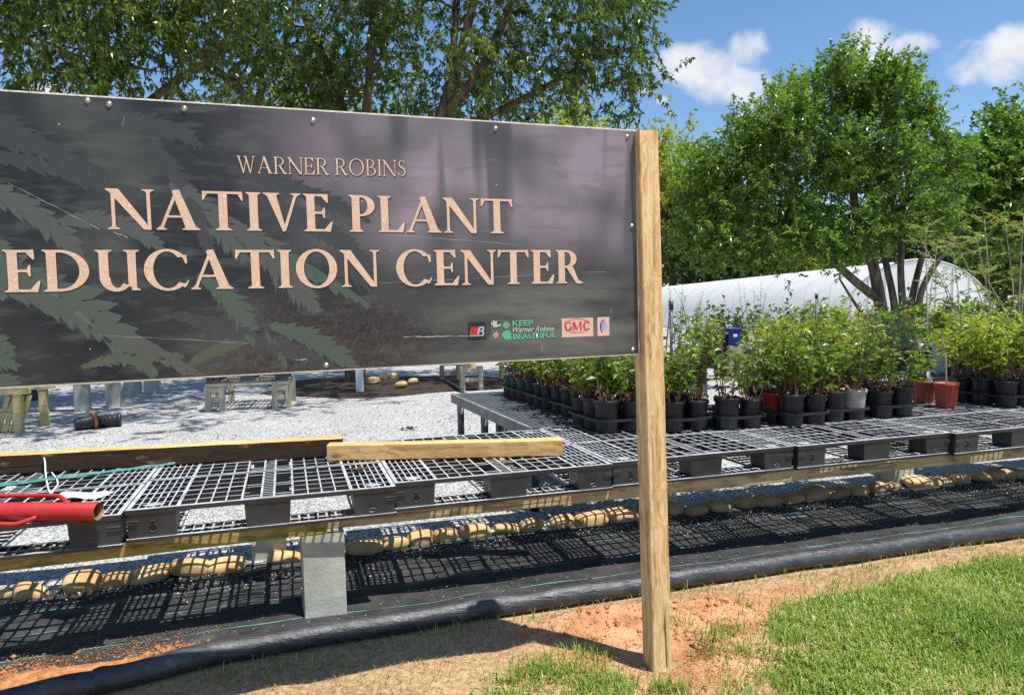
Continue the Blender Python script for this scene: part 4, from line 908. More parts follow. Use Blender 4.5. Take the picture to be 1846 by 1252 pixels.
# ------------------------------------------------------------------ foliage
def norm(a): return a/np.maximum(np.linalg.norm(a, axis=-1, keepdims=True), 1e-9)
def leaves(name, P, D, L, W, mat, parent, rnd, fold=.25, droop=.12, upbias=.6, detail=False, loc=None):
    """one small folded blade per leaf: base point P, axis D, length L, width W"""
    n = len(P); D = norm(D); L = np.broadcast_to(np.asarray(L, float), (n,))[:, None]; W = np.broadcast_to(np.asarray(W, float), (n,))[:, None]
    up = norm(RNG.normal(0, 1, (n, 3))*(1-upbias)+np.array([0, 0, 1.])*upbias)
    S = norm(np.cross(D, up)); Nn = np.cross(S, D)
    if detail:
        a = P+D*L*.30+S*W*.42+Nn*W*fold; b = P+D*L*.30-S*W*.42+Nn*W*fold
        c = P+D*L*.65+S*W*.40+Nn*W*fold*.6-np.array([0, 0, 1.])*L*droop*.4; d = P+D*L*.65-S*W*.40+Nn*W*fold*.6-np.array([0, 0, 1.])*L*droop*.4
        t = P+D*L-np.array([0, 0, 1.])*L*droop; mm = P+D*L*.5-np.array([0, 0, 1.])*L*droop*.15
        V = np.stack([P, a, c, t, d, b, mm], 1).reshape(-1, 3); q = (np.arange(n)*7)[:, None]
        F = np.concatenate([q+np.array([[0, 1, 6]]), q+np.array([[1, 2, 6]]), q+np.array([[2, 3, 6]]), q+np.array([[3, 4, 6]]), q+np.array([[4, 5, 6]]), q+np.array([[5, 0, 6]])], 0); r7 = np.repeat(rnd, 7)
        return npmesh(name, V, F, mat, parent, False, r7, loc)
    a = P+D*L*.45+S*W*.5+Nn*W*fold; b = P+D*L*.45-S*W*.5+Nn*W*fold; t = P+D*L-np.array([0, 0, 1.])*L*droop
    V = np.stack([P, a, t, b], 1).reshape(-1, 3); q = (np.arange(n)*4)[:, None]
    F = np.concatenate([q+np.array([[0, 1, 2]]), q+np.array([[0, 2, 3]])], 0)
    return npmesh(name, V, F, mat, parent, False, np.repeat(rnd, 4), loc)
def rdir(n, k=None): return norm(RNG.normal(0, 1, (n, 3)))

def tree(name, label, cat, base, stems, blobs, nclump, nspr, nleaf, L, W, mat, bark, spr_len=.55, droop=.12, outw=.5, upw=.35, shell=.5, clump_r=.35, group=None, rmax=.06, ldroop=.0, twigs=True):
    """stems: polylines [(point, radius)...]; blobs: crown ellipsoids (centre, radii); all relative to base"""
    root = empty(name, base, 0, label, cat, group)
    nodes = []; rad = []; mb = MB()
    for st in stems:
        pts = curve([p for p, r in st], 5); rs = np.interp(np.linspace(0, 1, len(pts)), np.linspace(0, 1, len(st)), [r for p, r in st])
        mb.tube(pts, list(rs), 9)
        for p, r in list(zip(pts, rs))[len(pts)//3:]: nodes.append(p); rad.append(r)
    vol = np.array([b[1][0]*b[1][1]*b[1][2] for b in blobs])**.75; vol /= vol.sum(); ctr = []
    for i in range(nclump):
        b = blobs[RNG.choice(len(blobs), p=vol)]; d = rdir(1)[0]; q = (shell+(1-shell)*RNG.random()**.6)*(1 if RNG.random() < .85 else RNG.random())
        ctr.append(np.array(b[0])+d*np.array(b[1])*q)
    ctr = np.array(ctr); N0 = np.array([tuple(p) for p in nodes])
    dist = np.array([np.min(np.linalg.norm(N0-c, axis=1)) for c in ctr]); ctr = ctr[np.argsort(dist)]
    NA = N0.copy(); RA = np.array(rad)
    for c in ctr:
        dd = np.linalg.norm(NA-c, axis=1); dd2 = dd+np.maximum(0, NA[:, 2]-c[2])*.8; j = int(np.argmin(dd2)); p0 = Vector(NA[j]); p2 = Vector(c); d = p2-p0; l = d.length
        if l < 1e-4: continue
        mid = p0+d*.5+Vector(RNG.normal(0, .09*l, 3))-Vector((0, 0, .06*l)); r0 = min(max(.006, RA[j]*.6), rmax); r1 = max(.004, r0*.45)
        if twigs: mb.tube([p0, mid, p2], [r0, (r0+r1)/2, r1], 5 if r0 > .02 else 4, caps=False)
        NA = np.vstack([NA, np.array(mid), np.array(p2)]); RA = np.append(RA, [(r0+r1)/2, r1])
    mb.build('trunk', [bark], root, True)
    cc = np.mean([b[0] for b in blobs], axis=0)
    n = len(ctr); o = np.repeat(ctr, nspr, 0)+RNG.normal(0, clump_r, (n*nspr, 3)); outd = norm(np.repeat(ctr, nspr, 0)-cc)
    d = norm(outd*outw+rdir(n*nspr)*.8+np.array([0, 0, 1.])*upw); ln = spr_len*RNG.uniform(.5, 1.2, n*nspr); crnd = np.repeat(RNG.normal(0, .13, n), nspr)
    m_ = n*nspr; t = RNG.random((m_, nleaf)); Pq = o[:, None]+d[:, None]*(t*ln[:, None])[..., None]-np.array([0, 0, 1.])*(droop*(t**2)*ln[:, None])[..., None]
    Dq = d[:, None]*.55+rdir(m_*nleaf).reshape(m_, nleaf, 3)*.8-np.array([0, 0, 1.])*ldroop
    rn = np.clip(RNG.normal(.5, .2, (m_, nleaf))+crnd[:, None], 0, 1)
    k = m_*nleaf
    leaves('crown', Pq.reshape(-1, 3), Dq.reshape(-1, 3), L*RNG.uniform(.6, 1.25, k), W*RNG.uniform(.7, 1.25, k), mat, root, rn.ravel(), droop=.15)
    return root
def rel(b, x, y, Y): p = aty(x, y, Y)-Vector(b); return (p.x, p.y, p.z)

# the large shade tree behind the sign
B = Vector((TB.x, TB.y, 0)); Y_ = TB.y
stems = [[((0, 0, -.1), .24), ((.05, 0, 1.0), .18), (rel(B, 690, 380, Y_), .14), (rel(B, 790, 225, Y_), .12), (rel(B, 832, 90, Y_), .09), (rel(B, 868, -60, Y_), .08)],
         [(rel(B, 800, 210, Y_), .11), (rel(B, 870, 120, Y_-.3), .09), (rel(B, 915, 20, Y_-.6), .07), (rel(B, 960, -90, Y_-.6), .05)],
         [(rel(B, 795, 220, Y_), .10), (rel(B, 815, 110, Y_+.5), .08), (rel(B, 826, -30, Y_+.6), .06)],
         [((.03, 0, 1.3), .17), (rel(B, 648, 330, Y_), .11), (rel(B, 664, 160, Y_-.2), .08), (rel(B, 672, 20, Y_-.4), .06)],
         [(rel(B, 648, 300, Y_), .10), (rel(B, 600, 140, Y_+.4), .08), (rel(B, 545, 20, Y_+.4), .05)],
         [(rel(B, 640, 420, Y_), .12), (rel(B, 520, 250, Y_-.8), .09), (rel(B, 360, 100, Y_-1.5), .06), (rel(B, 250, 20, Y_-1.8), .04)],
         [(rel(B, 760, 260, Y_), .09), (rel(B, 900, 200, Y_+.2), .07), (rel(B, 1050, 120, Y_), .045)]]
def blob(x, y, Y, rx, ry, rz): return (rel(B, x, y, Y), (rx, ry, rz))
tree('shade_tree', 'large spreading shade tree with drooping leaves towering behind the sign', 'tree', B, stems,
     [blob(700, 60, Y_, 2.3, 2.2, 1.5), blob(930, 70, Y_-.5, 1.9, 2.0, 1.5), blob(1085, 75, Y_-.3, 1.25, 1.5, 1.35), blob(1110, 150, Y_, .9, 1.0, .6), blob(950, 175, Y_+.6, 1.9, 1.5, .55), blob(480, 60, Y_, 2.2, 2.2, 1.5), blob(560, 150, Y_+1, 1.8, 1.6, .9), blob(720, -120, Y_, 4.2, 2.8, 1.6), blob(1000, -40, Y_, 1.8, 2., 1.3), blob(740, 190, Y_+1.2, 1.6, 1.2, .7), ((-2.6, -5.7, 7.6), (2.6, 1.4, .9)), ((.4, -5.2, 7.8), (2.2, 1.5, .9)), ((-1., -3.0, 8.6), (3.5, 1.6, 1.)), ((2.6, -3.2, 7.9), (1.6, 1.5, .9)), ((-4.6, -3.6, 7.8), (2.4, 1.8, .9)), ((-1., -6.3, 7.9), (2.6, 1.0, .7)), ((-5.2, -6.2, 7.6), (2., 1.2, .8))],
     400, 9, 25, .118, .042, M['leaf_pecan'], M['bark'], .55, .25, .35, .1, .25, .27, ldroop=.45)
B = Vector((-8.6, 12.6, 0)); 
tree('shade_tree', 'leafy tree at the far left whose boughs hang into the corner above the sign', 'tree', B, [[((0, 0, -.1), .24), ((.1, 0, 1.4), .19), ((.9, -.2, 3.6), .15), ((2.2, -.6, 5.6), .10)], [((.5, -.1, 2.6), .12), ((-.6, .3, 4.4), .09), ((-1.2, .4, 6.4), .05)], [((.9, -.2, 3.6), .10), ((2.6, -.5, 4.9), .07), ((4.2, -.9, 5.7), .04)]],
     [blob(330, 55, 11.5, 1.6, 1.5, 1.0), blob(140, 95, 11., 1.25, 1.4, .65), blob(200, -60, 11.6, 2.2, 1.6, 1.1), blob(-40, -40, 12, 1.5, 1.5, 1.2), blob(-160, 60, 12.5, 1.2, 1.4, 1.3), blob(330, 130, 12, .9, .9, .35), blob(80, 20, 11., 1.0, 1., .5)],
     150, 9, 24, .118, .042, M['leaf_pecan'], M['bark'], .55, .3, .3, .05, .3, .34, ldroop=.5)
# the multi-stemmed tree on the right
B = Vector((aty(1618, 560, 17).x, 17., 0)); Y_ = 17.
stems = [[((-.22, 0, -.1), .17), (rel(B, 1590, 570, Y_), .15), (rel(B, 1572, 470, Y_), .12), (rel(B, 1545, 400, Y_), .10), (rel(B, 1530, 250, Y_), .06)],
         [(rel(B, 1578, 535, Y_), .11), (rel(B, 1545, 510, Y_-.2), .10), (rel(B, 1500, 470, Y_-.4), .08), (rel(B, 1440, 425, Y_-.5), .055), (rel(B, 1370, 380, Y_-.5), .035)],
         [((0, .1, -.1), .12), (rel(B, 1613, 560, Y_), .085), (rel(B, 1596, 470, Y_+.2), .075), (rel(B, 1560, 300, Y_+.3), .05)],
         [((.1, 0, -.1), .12), (rel(B, 1627, 560, Y_), .085), (rel(B, 1624, 460, Y_), .075), (rel(B, 1640, 300, Y_), .05), (rel(B, 1650, 180, Y_), .03)],
         [((.2, .1, -.1), .12), (rel(B, 1640, 560, Y_), .085), (rel(B, 1660, 470, Y_+.2), .07), (rel(B, 1700, 330, Y_+.2), .05)],
         [((.35, -.1, -.1), .11), (rel(B, 1655, 560, Y_), .08), (rel(B, 1672, 500, Y_-.2), .07), (rel(B, 1740, 400, Y_-.3), .04)],
         [(rel(B, 1572, 590, Y_-.3), .05), (rel(B, 1540, 545, Y_-.4), .035), (rel(B, 1512, 500, Y_-.4), .02)]]
tree('wax_myrtle', 'multi-stemmed bright green tree with a rounded crown in front of the white greenhouse', 'tree', B, stems,
     [blob(1500, 175, Y_, 1.2, 1.3, .75), blob(1590, 190, Y_, .95, 1.2, .7), blob(1400, 235, Y_, .9, 1.2, .7), blob(1340, 320, Y_, .95, 1.2, .65), blob(1275, 300, Y_, .45, .7, .4), blob(1480, 290, Y_, 1.3, 1.5, .85), blob(1600, 310, Y_, 1.2, 1.4, .9), blob(1540, 410, Y_, 1.3, 1.2, .45), blob(1650, 385, Y_-.3, .9, 1.0, .5), blob(1400, 400, Y_, .95, 1.0, .45), blob(1265, 380, Y_, .6, .8, .55), blob(1495, 130, Y_, .45, .5, .35), blob(1600, 150, Y_, .45, .5, .35), blob(1390, 180, Y_, .35, .5, .35), blob(1320, 450, Y_-.4, .7, .8, .35), blob(1680, 290, Y_, .6, .8, .65), blob(1280, 420, Y_, .6, .8, .45), blob(1430, 445, Y_-.8, .9, .6, .32), blob(1510, 450, Y_-.9, .7, .5, .25), blob(1370, 260, Y_, .6, .9, .5), blob(1640, 215, Y_, .4, .7, .45)],
    560, 9, 17, .122, .050, M['leaf_wax'], M['bark'], .42, .0, .5, .6, .46, .16, rmax=.045)
B = Vector((aty(1850, 560, 20).x, 20., 0)); Y_ = 20.
tree('wax_myrtle', 'dense dark green tree at the right edge beside the rounded tree', 'tree', B, [[((0, 0, -.1), .16), (rel(B, 1842, 450, Y_), .12), (rel(B, 1830, 250, Y_), .06)], [((.2, 0, -.1), .14), (rel(B, 1890, 420, Y_), .1), (rel(B, 1930, 260, Y_), .05)]],
     [blob(1810, 300, Y_, 1.2, 1.4, .9), blob(1880, 280, Y_, 1.5, 1.5, 1.1), blob(1800, 390, Y_, 1.5, 1.6, 1.2), blob(1900, 400, Y_, 1.8, 1.6, 1.3), blob(1745, 330, Y_, .8, 1., .9), blob(1825, 225, Y_, .4, .5, .5), blob(1980, 330, Y_, 1.5, 1.5, 1.6)],
     380, 9, 15, .16, .07, M['leaf_wax'], M['bark'], .45, .0, .45, .5, .4, .3, rmax=.045)
def bigtree(x, ytop, Y, half, label, mat, n, L, name='tree', cat='tree', low=.18, group=None, yb=560):
    p = aty(x, yb, Y); B = Vector((p.x, Y, 0)); top = aty(x, ytop, Y).z; hw = half/FPX*Y
    bl = [((0, 0, top*.62), (hw*.8, hw*.8, top*.36))]
    for i in range(9):
        a = RNG.uniform(0, 6.28); bl.append(((math.cos(a)*hw*.62, math.sin(a)*hw*.5, top*RNG.uniform(low+.12, .78)), (hw*RNG.uniform(.3, .5), hw*.45, top*RNG.uniform(.14, .22))))
    n = int(n*2.3); L *= 1.15
    return tree(name, label, cat, B, [[((0, 0, -.2), hw*.10), ((.1, 0, top*.4), hw*.07), ((0, 0, top*.75), hw*.03)]], bl, n, 7, 11, L, L*.5, mat, M['bark'], L*4, .05, .45, .3, .45, L*2.2, group, rmax=hw*.03)
bigtree(1212, 225, 66, 85, 'yellowish green tree just right of the sign post, leaves turning', M['leaf_yellowgreen'], 130, .34)
bigtree(1300, 330, 62, 150, 'dark tree behind the left end of the greenhouse roof', M['leaf_dark'], 90, .38, group='trees behind the greenhouse')
bigtree(1395, 345, 64, 150, 'dark tree behind the middle of the greenhouse roof', M['leaf_dark'], 90, .38, group='trees behind the greenhouse')
bigtree(1420, 405, 58, 55, 'lower yellow-green tree peeping over the greenhouse roof', M['leaf_yellowgreen'], 60, .3)
bigtree(1740, 330, 60, 130, 'dark tree behind the right end of the greenhouse', M['leaf_dark'], 90, .38, group='trees behind the greenhouse')
bigtree(1860, 340, 46, 140, 'dark tree at the right edge behind the tall saplings', M['leaf_dark'], 90, .3, group='trees behind the greenhouse')
bigtree(1030, 172, 27, 110, 'sunlit light green tree showing just above the top edge of the sign', M['leaf_yellowgreen'], 150, .17, low=.1)
bigtree(560, 165, 32, 190, 'pale green tree seen through the boughs behind the left half of the sign', M['leaf_yellowgreen'], 130, .22, low=.1)
bigtree(740, 180, 34, 150, 'green tree seen through the boughs behind the middle of the sign', M['leaf_wax'], 110, .22, low=.1)
bigtree(120, 190, 44, 200, 'dark tree far behind the left end of the sign', M['leaf_dark'], 80, .3)
bigtree(2150, 250, 30, 200, 'dark tree beyond the right edge of the frame', M['leaf_dark'], 90, .22)

# far woods that close the view
n = 15000; X = RNG.uniform(-90, 150, n); Yf = RNG.uniform(82, 96, n); top = 8.5+2.2*np.sin(X*.21)+1.6*np.sin(X*.53+1)+RNG.normal(0, .5, n); Z = top*RNG.random(n)**.8
wo = leaves('distant_woods', np.stack([X, Yf, Z], 1), rdir(n), RNG.uniform(.8, 1.6, n), .7, M['leaf_dark'], None, np.clip(RNG.normal(.5, .22, n), 0, 1)); tag(wo, kind='stuff')

# ------------------------------------------------------------------ greenhouse
ge = aty(1655, 560, 24); gd = ray(863, 552); gd = Vector((gd.x, gd.y, 0)).normalized(); gs = Vector((gd.y, -gd.x, 0))
gh_o = empty('greenhouse', (ge.x, ge.y, 0), math.atan2(gs.y, gs.x), 'long white quilted plastic greenhouse with a rounded roof', 'greenhouse')
HW, HT, LN = 2.75, 2.80, 34.
def arcp(t, k=1.): a = math.pi*t; return (-HW*k*math.cos(a)*(1 if True else 0), HT*k*math.sin(a)**.82)
V, F_ = [], []; na, nl = 40, 60
for j in range(nl+1):
    for i in range(na+1):
        x, z = arcp(i/na); k_ = 1-.003*abs(math.sin(math.pi*j/nl*17)); V.append((x*k_, LN*j/nl, z*k_))
for j in range(nl):
    for i in range(na): a = j*(na+1)+i; F_.append((a, a+na+1, a+na+2, a+1))
npmesh('roof_cover', V, F_, M['film'], gh_o, True)
mb = MB(); st_ = 1.9; ncr = int(LN/st_)+8
for sg in (1, -1):
    for q in range(-8, ncr):
        pts = []
        for i in range(0, na+1):
            y = q*st_+sg*(i/na)*7.6+(0 if sg > 0 else 7.6)
            if 0 <= y <= LN:
                x, z = arcp(i/na, 1.004); pts.append(Vector((x, y, z)))
        for i in range(len(pts)-1):
            w_ = .022; mb.poly([pts[i]+Vector((0, -w_, 0)), pts[i]+Vector((0, w_, 0)), pts[i+1]+Vector((0, w_, 0)), pts[i+1]+Vector((0, -w_, 0))])
mb.build('seam', [M['film_seam']], gh_o)
mb = MB(); mb.poly([(arcp(i/na)[0], -.01, arcp(i/na)[1]) for i in range(na+1)][::-1]); mb.build('end_wall', [M['film']], gh_o)
mb = MB()
for x in np.linspace(-2.3, 2.3, 9):
    t = math.acos(-x/HW)/math.pi; mb.box(x-.02, x+.02, -.04, -.012, 0, arcp(t)[1]-.02)
mb.box(-2.6, 2.6, -.036, -.014, 1.02, 1.07); mb.build('end_frame', [M['film_seam']], gh_o)
mb = MB(); mb.tube([Vector((arcp(i/na)[0], -.01, arcp(i/na)[1])) for i in range(na+1)], .035, 8); mb.build('end_hoop', [M['film_seam']], gh_o, True)

# ------------------------------------------------------------------ pots and plants
def pot_mesh(r, h, mat, name='pot', parent=None, ribs=True):
    mb = MB(); mb.lathe([(0, 0), (r*.76, 0), (r*.78, .006), (r*.93, h*.86), (r*.94, h*.87), (r*1.03, h*.875), (r*1.05, h*.99), (r*1.03, h), (r*.97, h*.995), (r*.94, h*.86), (r*.93, h*.84)], 22)
    return mb.build(name, [mat], parent, True)
def soil_mesh(r, h, parent):
    vs = [(0, 0, h*.90)]; k = 18; fs = []
    for q, ring in enumerate((.5, 1.)):
        for j in range(k): t = 2*math.pi*j/k; vs.append((r*.92*ring*math.cos(t), r*.92*ring*math.sin(t), h*.87+random.uniform(-.006, .012)))
    for j in range(k): j2 = (j+1) % k; fs += [(0, 1+j, 1+j2), (1+j, 1+k+j, 1+k+j2, 1+j2)]
    return npmesh('soil', vs, fs, M['soil'], parent, True)
def potted(kind, r=.084, h=.205, pmat='pot_black', name='potted_shrub', H=.5, spread=.2, nst=11, npl=14, L=.074, W=.037, lmat='leaf_shrub', smat='twig', dead=26, low=.22, seed=0, bend=.3):
    root = empty(name); p = pot_mesh(r, h, M[pmat], parent=root); soil_mesh(r, h, p)
    mb = MB(); P, D, LL, rn = [], [], [], []
    for i in range(nst):
        a = RNG.uniform(0, 6.28); q = r*.7*math.sqrt(RNG.random()); b = np.array([q*math.cos(a), q*math.sin(a), h*.87]); hh = H*RNG.uniform(.6, 1.05); a2 = a+RNG.normal(0, .5); sp_ = spread*RNG.uniform(.3, 1.1)
        tip = b+np.array([math.cos(a2)*sp_, math.sin(a2)*sp_, hh]); mid = (b+tip)/2+np.array([RNG.normal(0, .025), RNG.normal(0, .025), bend*.08])
        pts = [b, mid, tip]; mb.tube([Vector(x) for x in curve(pts, 3)], list(np.linspace(.0042, .0016, 7)), 4, caps=False)
        for t in RNG.uniform(low, 1.02, npl):
            x = (1-t)**2*b+2*t*(1-t)*mid+t*t*tip+np.append(RNG.normal(0, .012, 2), 0); ax = norm(tip-b)
            d = rdir(1)[0]; d = d-ax*np.dot(d, ax); P.append(x+d*.01*RNG.random()); D.append(norm(d)*.8+ax*.55*RNG.uniform(.2, 1.3)); LL.append(L*RNG.uniform(.6, 1.25)*(1.05-.3*t)); rn.append(np.clip(RNG.normal(.35+.28*t, .17), 0, 1))
    mb.build('stem', [M[smat]], root); LL = np.array(LL)
    leaves('foliage', np.array(P), np.array(D), LL, LL*W/L, M[lmat], root, np.array(rn), droop=.2, detail=False)
    if dead:
        a = RNG.uniform(0, 6.28, dead); q = r*.95*np.sqrt(RNG.random(dead)); P = np.stack([q*np.cos(a), q*np.sin(a), h*.9+RNG.random(dead)*.1], 1); D = rdir(dead)*np.array([1, 1, .6])
        lf_ = leaves('leaf_litter', P, D, .045*RNG.uniform(.6, 1.2, dead), .02, M['leaf_dry'], root, RNG.random(dead), droop=.3); lf_['kind'] = 'stuff'
    return root
POOL = {}
def reg(kind, protos): POOL[kind] = [protos, [False]*len(protos), 0]
def put(kind, loc, label, group=None, cat='potted plant', scale=1., pick=None):
    pr, used, i = POOL[kind]; j = i % len(pr) if pick is None else pick; POOL[kind][2] += 1; rz = RNG.uniform(0, 6.28)
    if not used[j]:
        used[j] = True; o = pr[j]; dup.cache.setdefault(o.name, tree_of(o)); o.location = loc; o.rotation_euler.z = rz; o.scale = (scale,)*3; o['label'] = label
        if group: o['group'] = group
    else: o = dup(pr[j], loc, rz, label, group, scale)
    o['category'] = cat; return o
reg('shrub', [potted('s', H=.44, spread=.20), potted('s', H=.54, spread=.17, nst=8, lmat='leaf_olive'), potted('s', H=.36, spread=.22, nst=10, L=.095, W=.05), potted('s', H=.48, spread=.2, npl=15, L=.065, W=.033, lmat='leaf_yellowgreen'), potted('s', H=.58, spread=.15, nst=7, low=.35), potted('s', H=.40, spread=.24, nst=9, lmat='leaf_olive', L=.075, W=.036), potted('s', H=.50, spread=.13, nst=6, low=.3, L=.08, W=.036, lmat='leaf_shrub')])
reg('shrub_red', [potted('s', pmat='pot_red', H=.45)]); reg('shrub_grey', [potted('s', pmat='pot_grey', H=.47, nst=9)]); reg('shrub_green', [potted('s', pmat='pot_green', H=.40, spread=.12, nst=8, lmat='leaf_lime', smat='twig', npl=11), potted('s', pmat='pot_green', H=.36, spread=.13, nst=7, lmat='leaf_shrub', npl=12)])
reg('yellow', [potted('s', H=.55, spread=.2, lmat='leaf_yellowgreen', L=.08, W=.036, nst=12, npl=15, dead=8), potted('s', H=.48, spread=.24, lmat='leaf_yellowgreen', L=.085, W=.04, nst=12, npl=14, dead=8)])
reg('lime', [potted('s', H=.5, spread=.28, lmat='leaf_yellowgreen', L=.09, W=.034, nst=13, npl=15, dead=6, bend=1.2), potted('s', H=.44, spread=.3, lmat='leaf_shrub', L=.105, W=.04, nst=13, npl=14, dead=6, bend=1.2)])
reg('dark', [potted('s', H=.62, spread=.26, lmat='leaf_dark', L=.12, W=.06, nst=14, npl=14, dead=0), potted('s', H=.55, spread=.3, lmat='leaf_wax', L=.11, W=.05, nst=14, npl=14, dead=0)])
reg('gold', [potted('s', H=.5, spread=.3, lmat='leaf_gold', L=.10, W=.045, nst=12, npl=15, dead=0)])
reg('blue', [potted('s', H=.42, spread=.3, lmat='leaf_blue', L=.10, W=.008, nst=16, npl=26, dead=0)])
reg('wispy', [potted('s', H=.95, spread=.16, lmat='leaf_shrub', L=.045, W=.018, nst=6, npl=13, dead=6, low=.3), potted('s', H=.85, spread=.25, lmat='leaf_yellowgreen', L=.05, W=.018, nst=5, npl=14, dead=6, low=.3, bend=2.)])

def tray(s, n, label, nn=3, z=ZT, ns_=2):
    t = empty('pot_tray', SN(s, n, z), ANG, label, 'tray', 'black pot trays on the benches'); p = .192; w_, d_ = p*ns_/2+.006, p*nn/2+.012; mb = MB()
    def rr(x, y, r, k=6):
        P = []
        for cx, cy, a0 in ((x-r, y-r, 0), (-x+r, y-r, 90), (-x+r, -y+r, 180), (x-r, -y+r, 270)):
            for i in range(k+1): a = R(a0+90*i/k); P.append((cx+r*math.cos(a), cy+r*math.sin(a)))
        return P
    A, Bq = rr(w_, d_, .10), rr(w_-.012, d_-.012, .09); k = len(A); vs = [(x, y, .080) for x, y in A]+[(x, y, .096) for x, y in A]+[(x, y, .096) for x, y in Bq]+[(x, y, .080) for x, y in Bq]
    fs = []
    for i in range(k):
        j = (i+1) % k
        for q in range(4): fs.append((q*k+i, q*k+j, ((q+1) % 4)*k+j, ((q+1) % 4)*k+i))
    mb.add(vs, fs)
    for i in range(ns_):
        for j in range(nn): mb.lathe([(.070, .0), (.078, .082), (.081, .088), (.075, .082), (.067, .004), (0, .004)], 16, M=Matrix.Translation(((i-(ns_-1)/2)*p, (j-(nn-1)/2)*p, 0)))
    mb.build('cup_rack', [M['pot_black']], t, False)
    return [[SN(s+(i-(ns_-1)/2)*p, n+(j-(nn-1)/2)*p, z+.006) for i in range(ns_)] for j in range(nn)]
G_S = 'leafy shrubs in pots on the pallets'
trays = [(3.32, .665, 'first pot tray right of the sign post'), (3.70, .58, 'second pot tray right of the sign post'), (4.19, .515, 'third pot tray right of the sign post'), (4.57, .535, 'fourth pot tray right of the sign post, with the pale grey pot'), (5.02, .53, 'fifth pot tray right of the sign post, beside the red pots'), (6.30, .52, 'sixth pot tray right of the sign post, beyond the red pots'), (6.72, .50, 'pot tray at the right edge of the bench'), (2.9, .82, 'pot tray half hidden behind the sign post')]
rown = ['front', 'middle', 'back']
for ti, (s, n, tl) in enumerate(trays):
    cells = tray(s, n+.215, 'black plastic '+tl)
    for j in range(3):
        for i in range(2):
            kind = 'shrub'
            if ti in (5, 6): kind = 'lime'
            if ti == 2 and j == 1 and i == 0: kind = 'shrub_red'
            if ti == 3 and j == 0 and i == 1: kind = 'shrub_grey'
            pc = {'shrub_red': 'red', 'shrub_grey': 'pale grey'}.get(kind, 'black')
            side = 'left' if i == 0 else 'right'
            if j == 2 and (ti*2+i) % 3 == 0 and kind == 'shrub': continue
            if (ti == 1 and j >= 1) or (ti == 0 and j == 2): continue
            put(kind, cells[j][i], f'shrub in {pc} pot, {rown[j]} {side} of the {tl.split(",")[0].replace("pot tray", "tray").replace("the sign post", "sign post")}', G_S, scale=RNG.uniform(.93, 1.07))
bt = [(3.02, 1.62, 'nearest pot tray on the mesh bench'), (3.02, 2.24, 'middle pot tray on the mesh bench'), (3.02, 2.86, 'farthest pot tray on the mesh bench'), (3.43, 1.62, 'nearest right-hand pot tray on the mesh bench'), (3.43, 2.24, 'middle right-hand pot tray on the mesh bench'), (3.43, 2.86, 'farthest right-hand pot tray on the mesh bench')]
for ti, (s, n, tl) in enumerate(bt):
    cells = tray(s, n+.1, 'black plastic '+tl, z=.634)
    for j in range(3):
        for i in range(2):
            kind = 'shrub_green' if ti == 2 and (j == 2 or i == 0) else 'shrub'
            pc = 'dark green' if kind == 'shrub_green' else 'black'
            put(kind, cells[j][i], f'shrub in {pc} pot, {rown[j]} {"left" if i == 0 else "right"} of the {tl.replace("pot tray", "tray")}', G_S, scale=RNG.uniform(.85, 1.05))

# the two red pots with young magnolia-like saplings
def sapling(name, pmat, label, loc, r, h, H, lean, lmat, nl, L, W, tag_=False):
    root = empty(name, loc, RNG.uniform(0, .3), label, 'potted plant'); p = pot_mesh(r, h, M[pmat], parent=root); soil_mesh(r, h, p)
    mb = MB()
    for i in range(14): t = 2*math.pi*i/14; mb.tube([(r*.80*math.cos(t), r*.80*math.sin(t), .01), (r*.955*math.cos(t), r*.955*math.sin(t), h*.85)], .0035, 5)
    mb.build('rib', [M[pmat]], p); mb = MB()
    pts = curve([(0, 0, h*.85), (lean*.3, .0, h+H*.4), (lean, .01, h+H*.75), (lean*1.1, .0, h+H)], 4); mb.tube(pts, list(np.linspace(.006, .003, len(pts))), 6); mb.build('stem', [M['stem_pale']], root, True)
    P, D = [], []
    for i in range(nl):
        t = .52+.48*RNG.random()**.8; q = pts[int(t*(len(pts)-1))]; a = RNG.uniform(0, 6.28); P.append(np.array(q)+RNG.normal(0, .02, 3)*(1.2-t)*2.5); D.append((math.cos(a), math.sin(a), RNG.uniform(.2, 1.2)))
    leaves('foliage', np.array(P), np.array(D), L*RNG.uniform(.7, 1.2, nl), W, M[lmat], root, RNG.uniform(.1, .95, nl), droop=.25, detail=True)
    if tag_:
        mb = MB(); MM = Matrix.Translation((r*.45, -r*.5, h*.9)) @ Matrix.Rotation(R(-14), 4, 'Y'); mb.box(-.016, .016, 0, .001, -.05, .115, 0, MM); mb.build('plant_tag', [M['white']], root)
    return root
sapling('potted_sapling', 'pot_rust', 'slim yellow-green sapling in a dull red pot with a white plant tag', SN(5.83, .985, ZT), .088, .185, .60, -.08, 'leaf_lime', 44, .10, .036, True)
sapling('potted_sapling', 'pot_terracotta', 'sapling with a bushy yellow-green head in the bright red pot', SN(5.775, .72, ZT), .088, .195, .58, -.05, 'leaf_lime', 70, .085, .034)

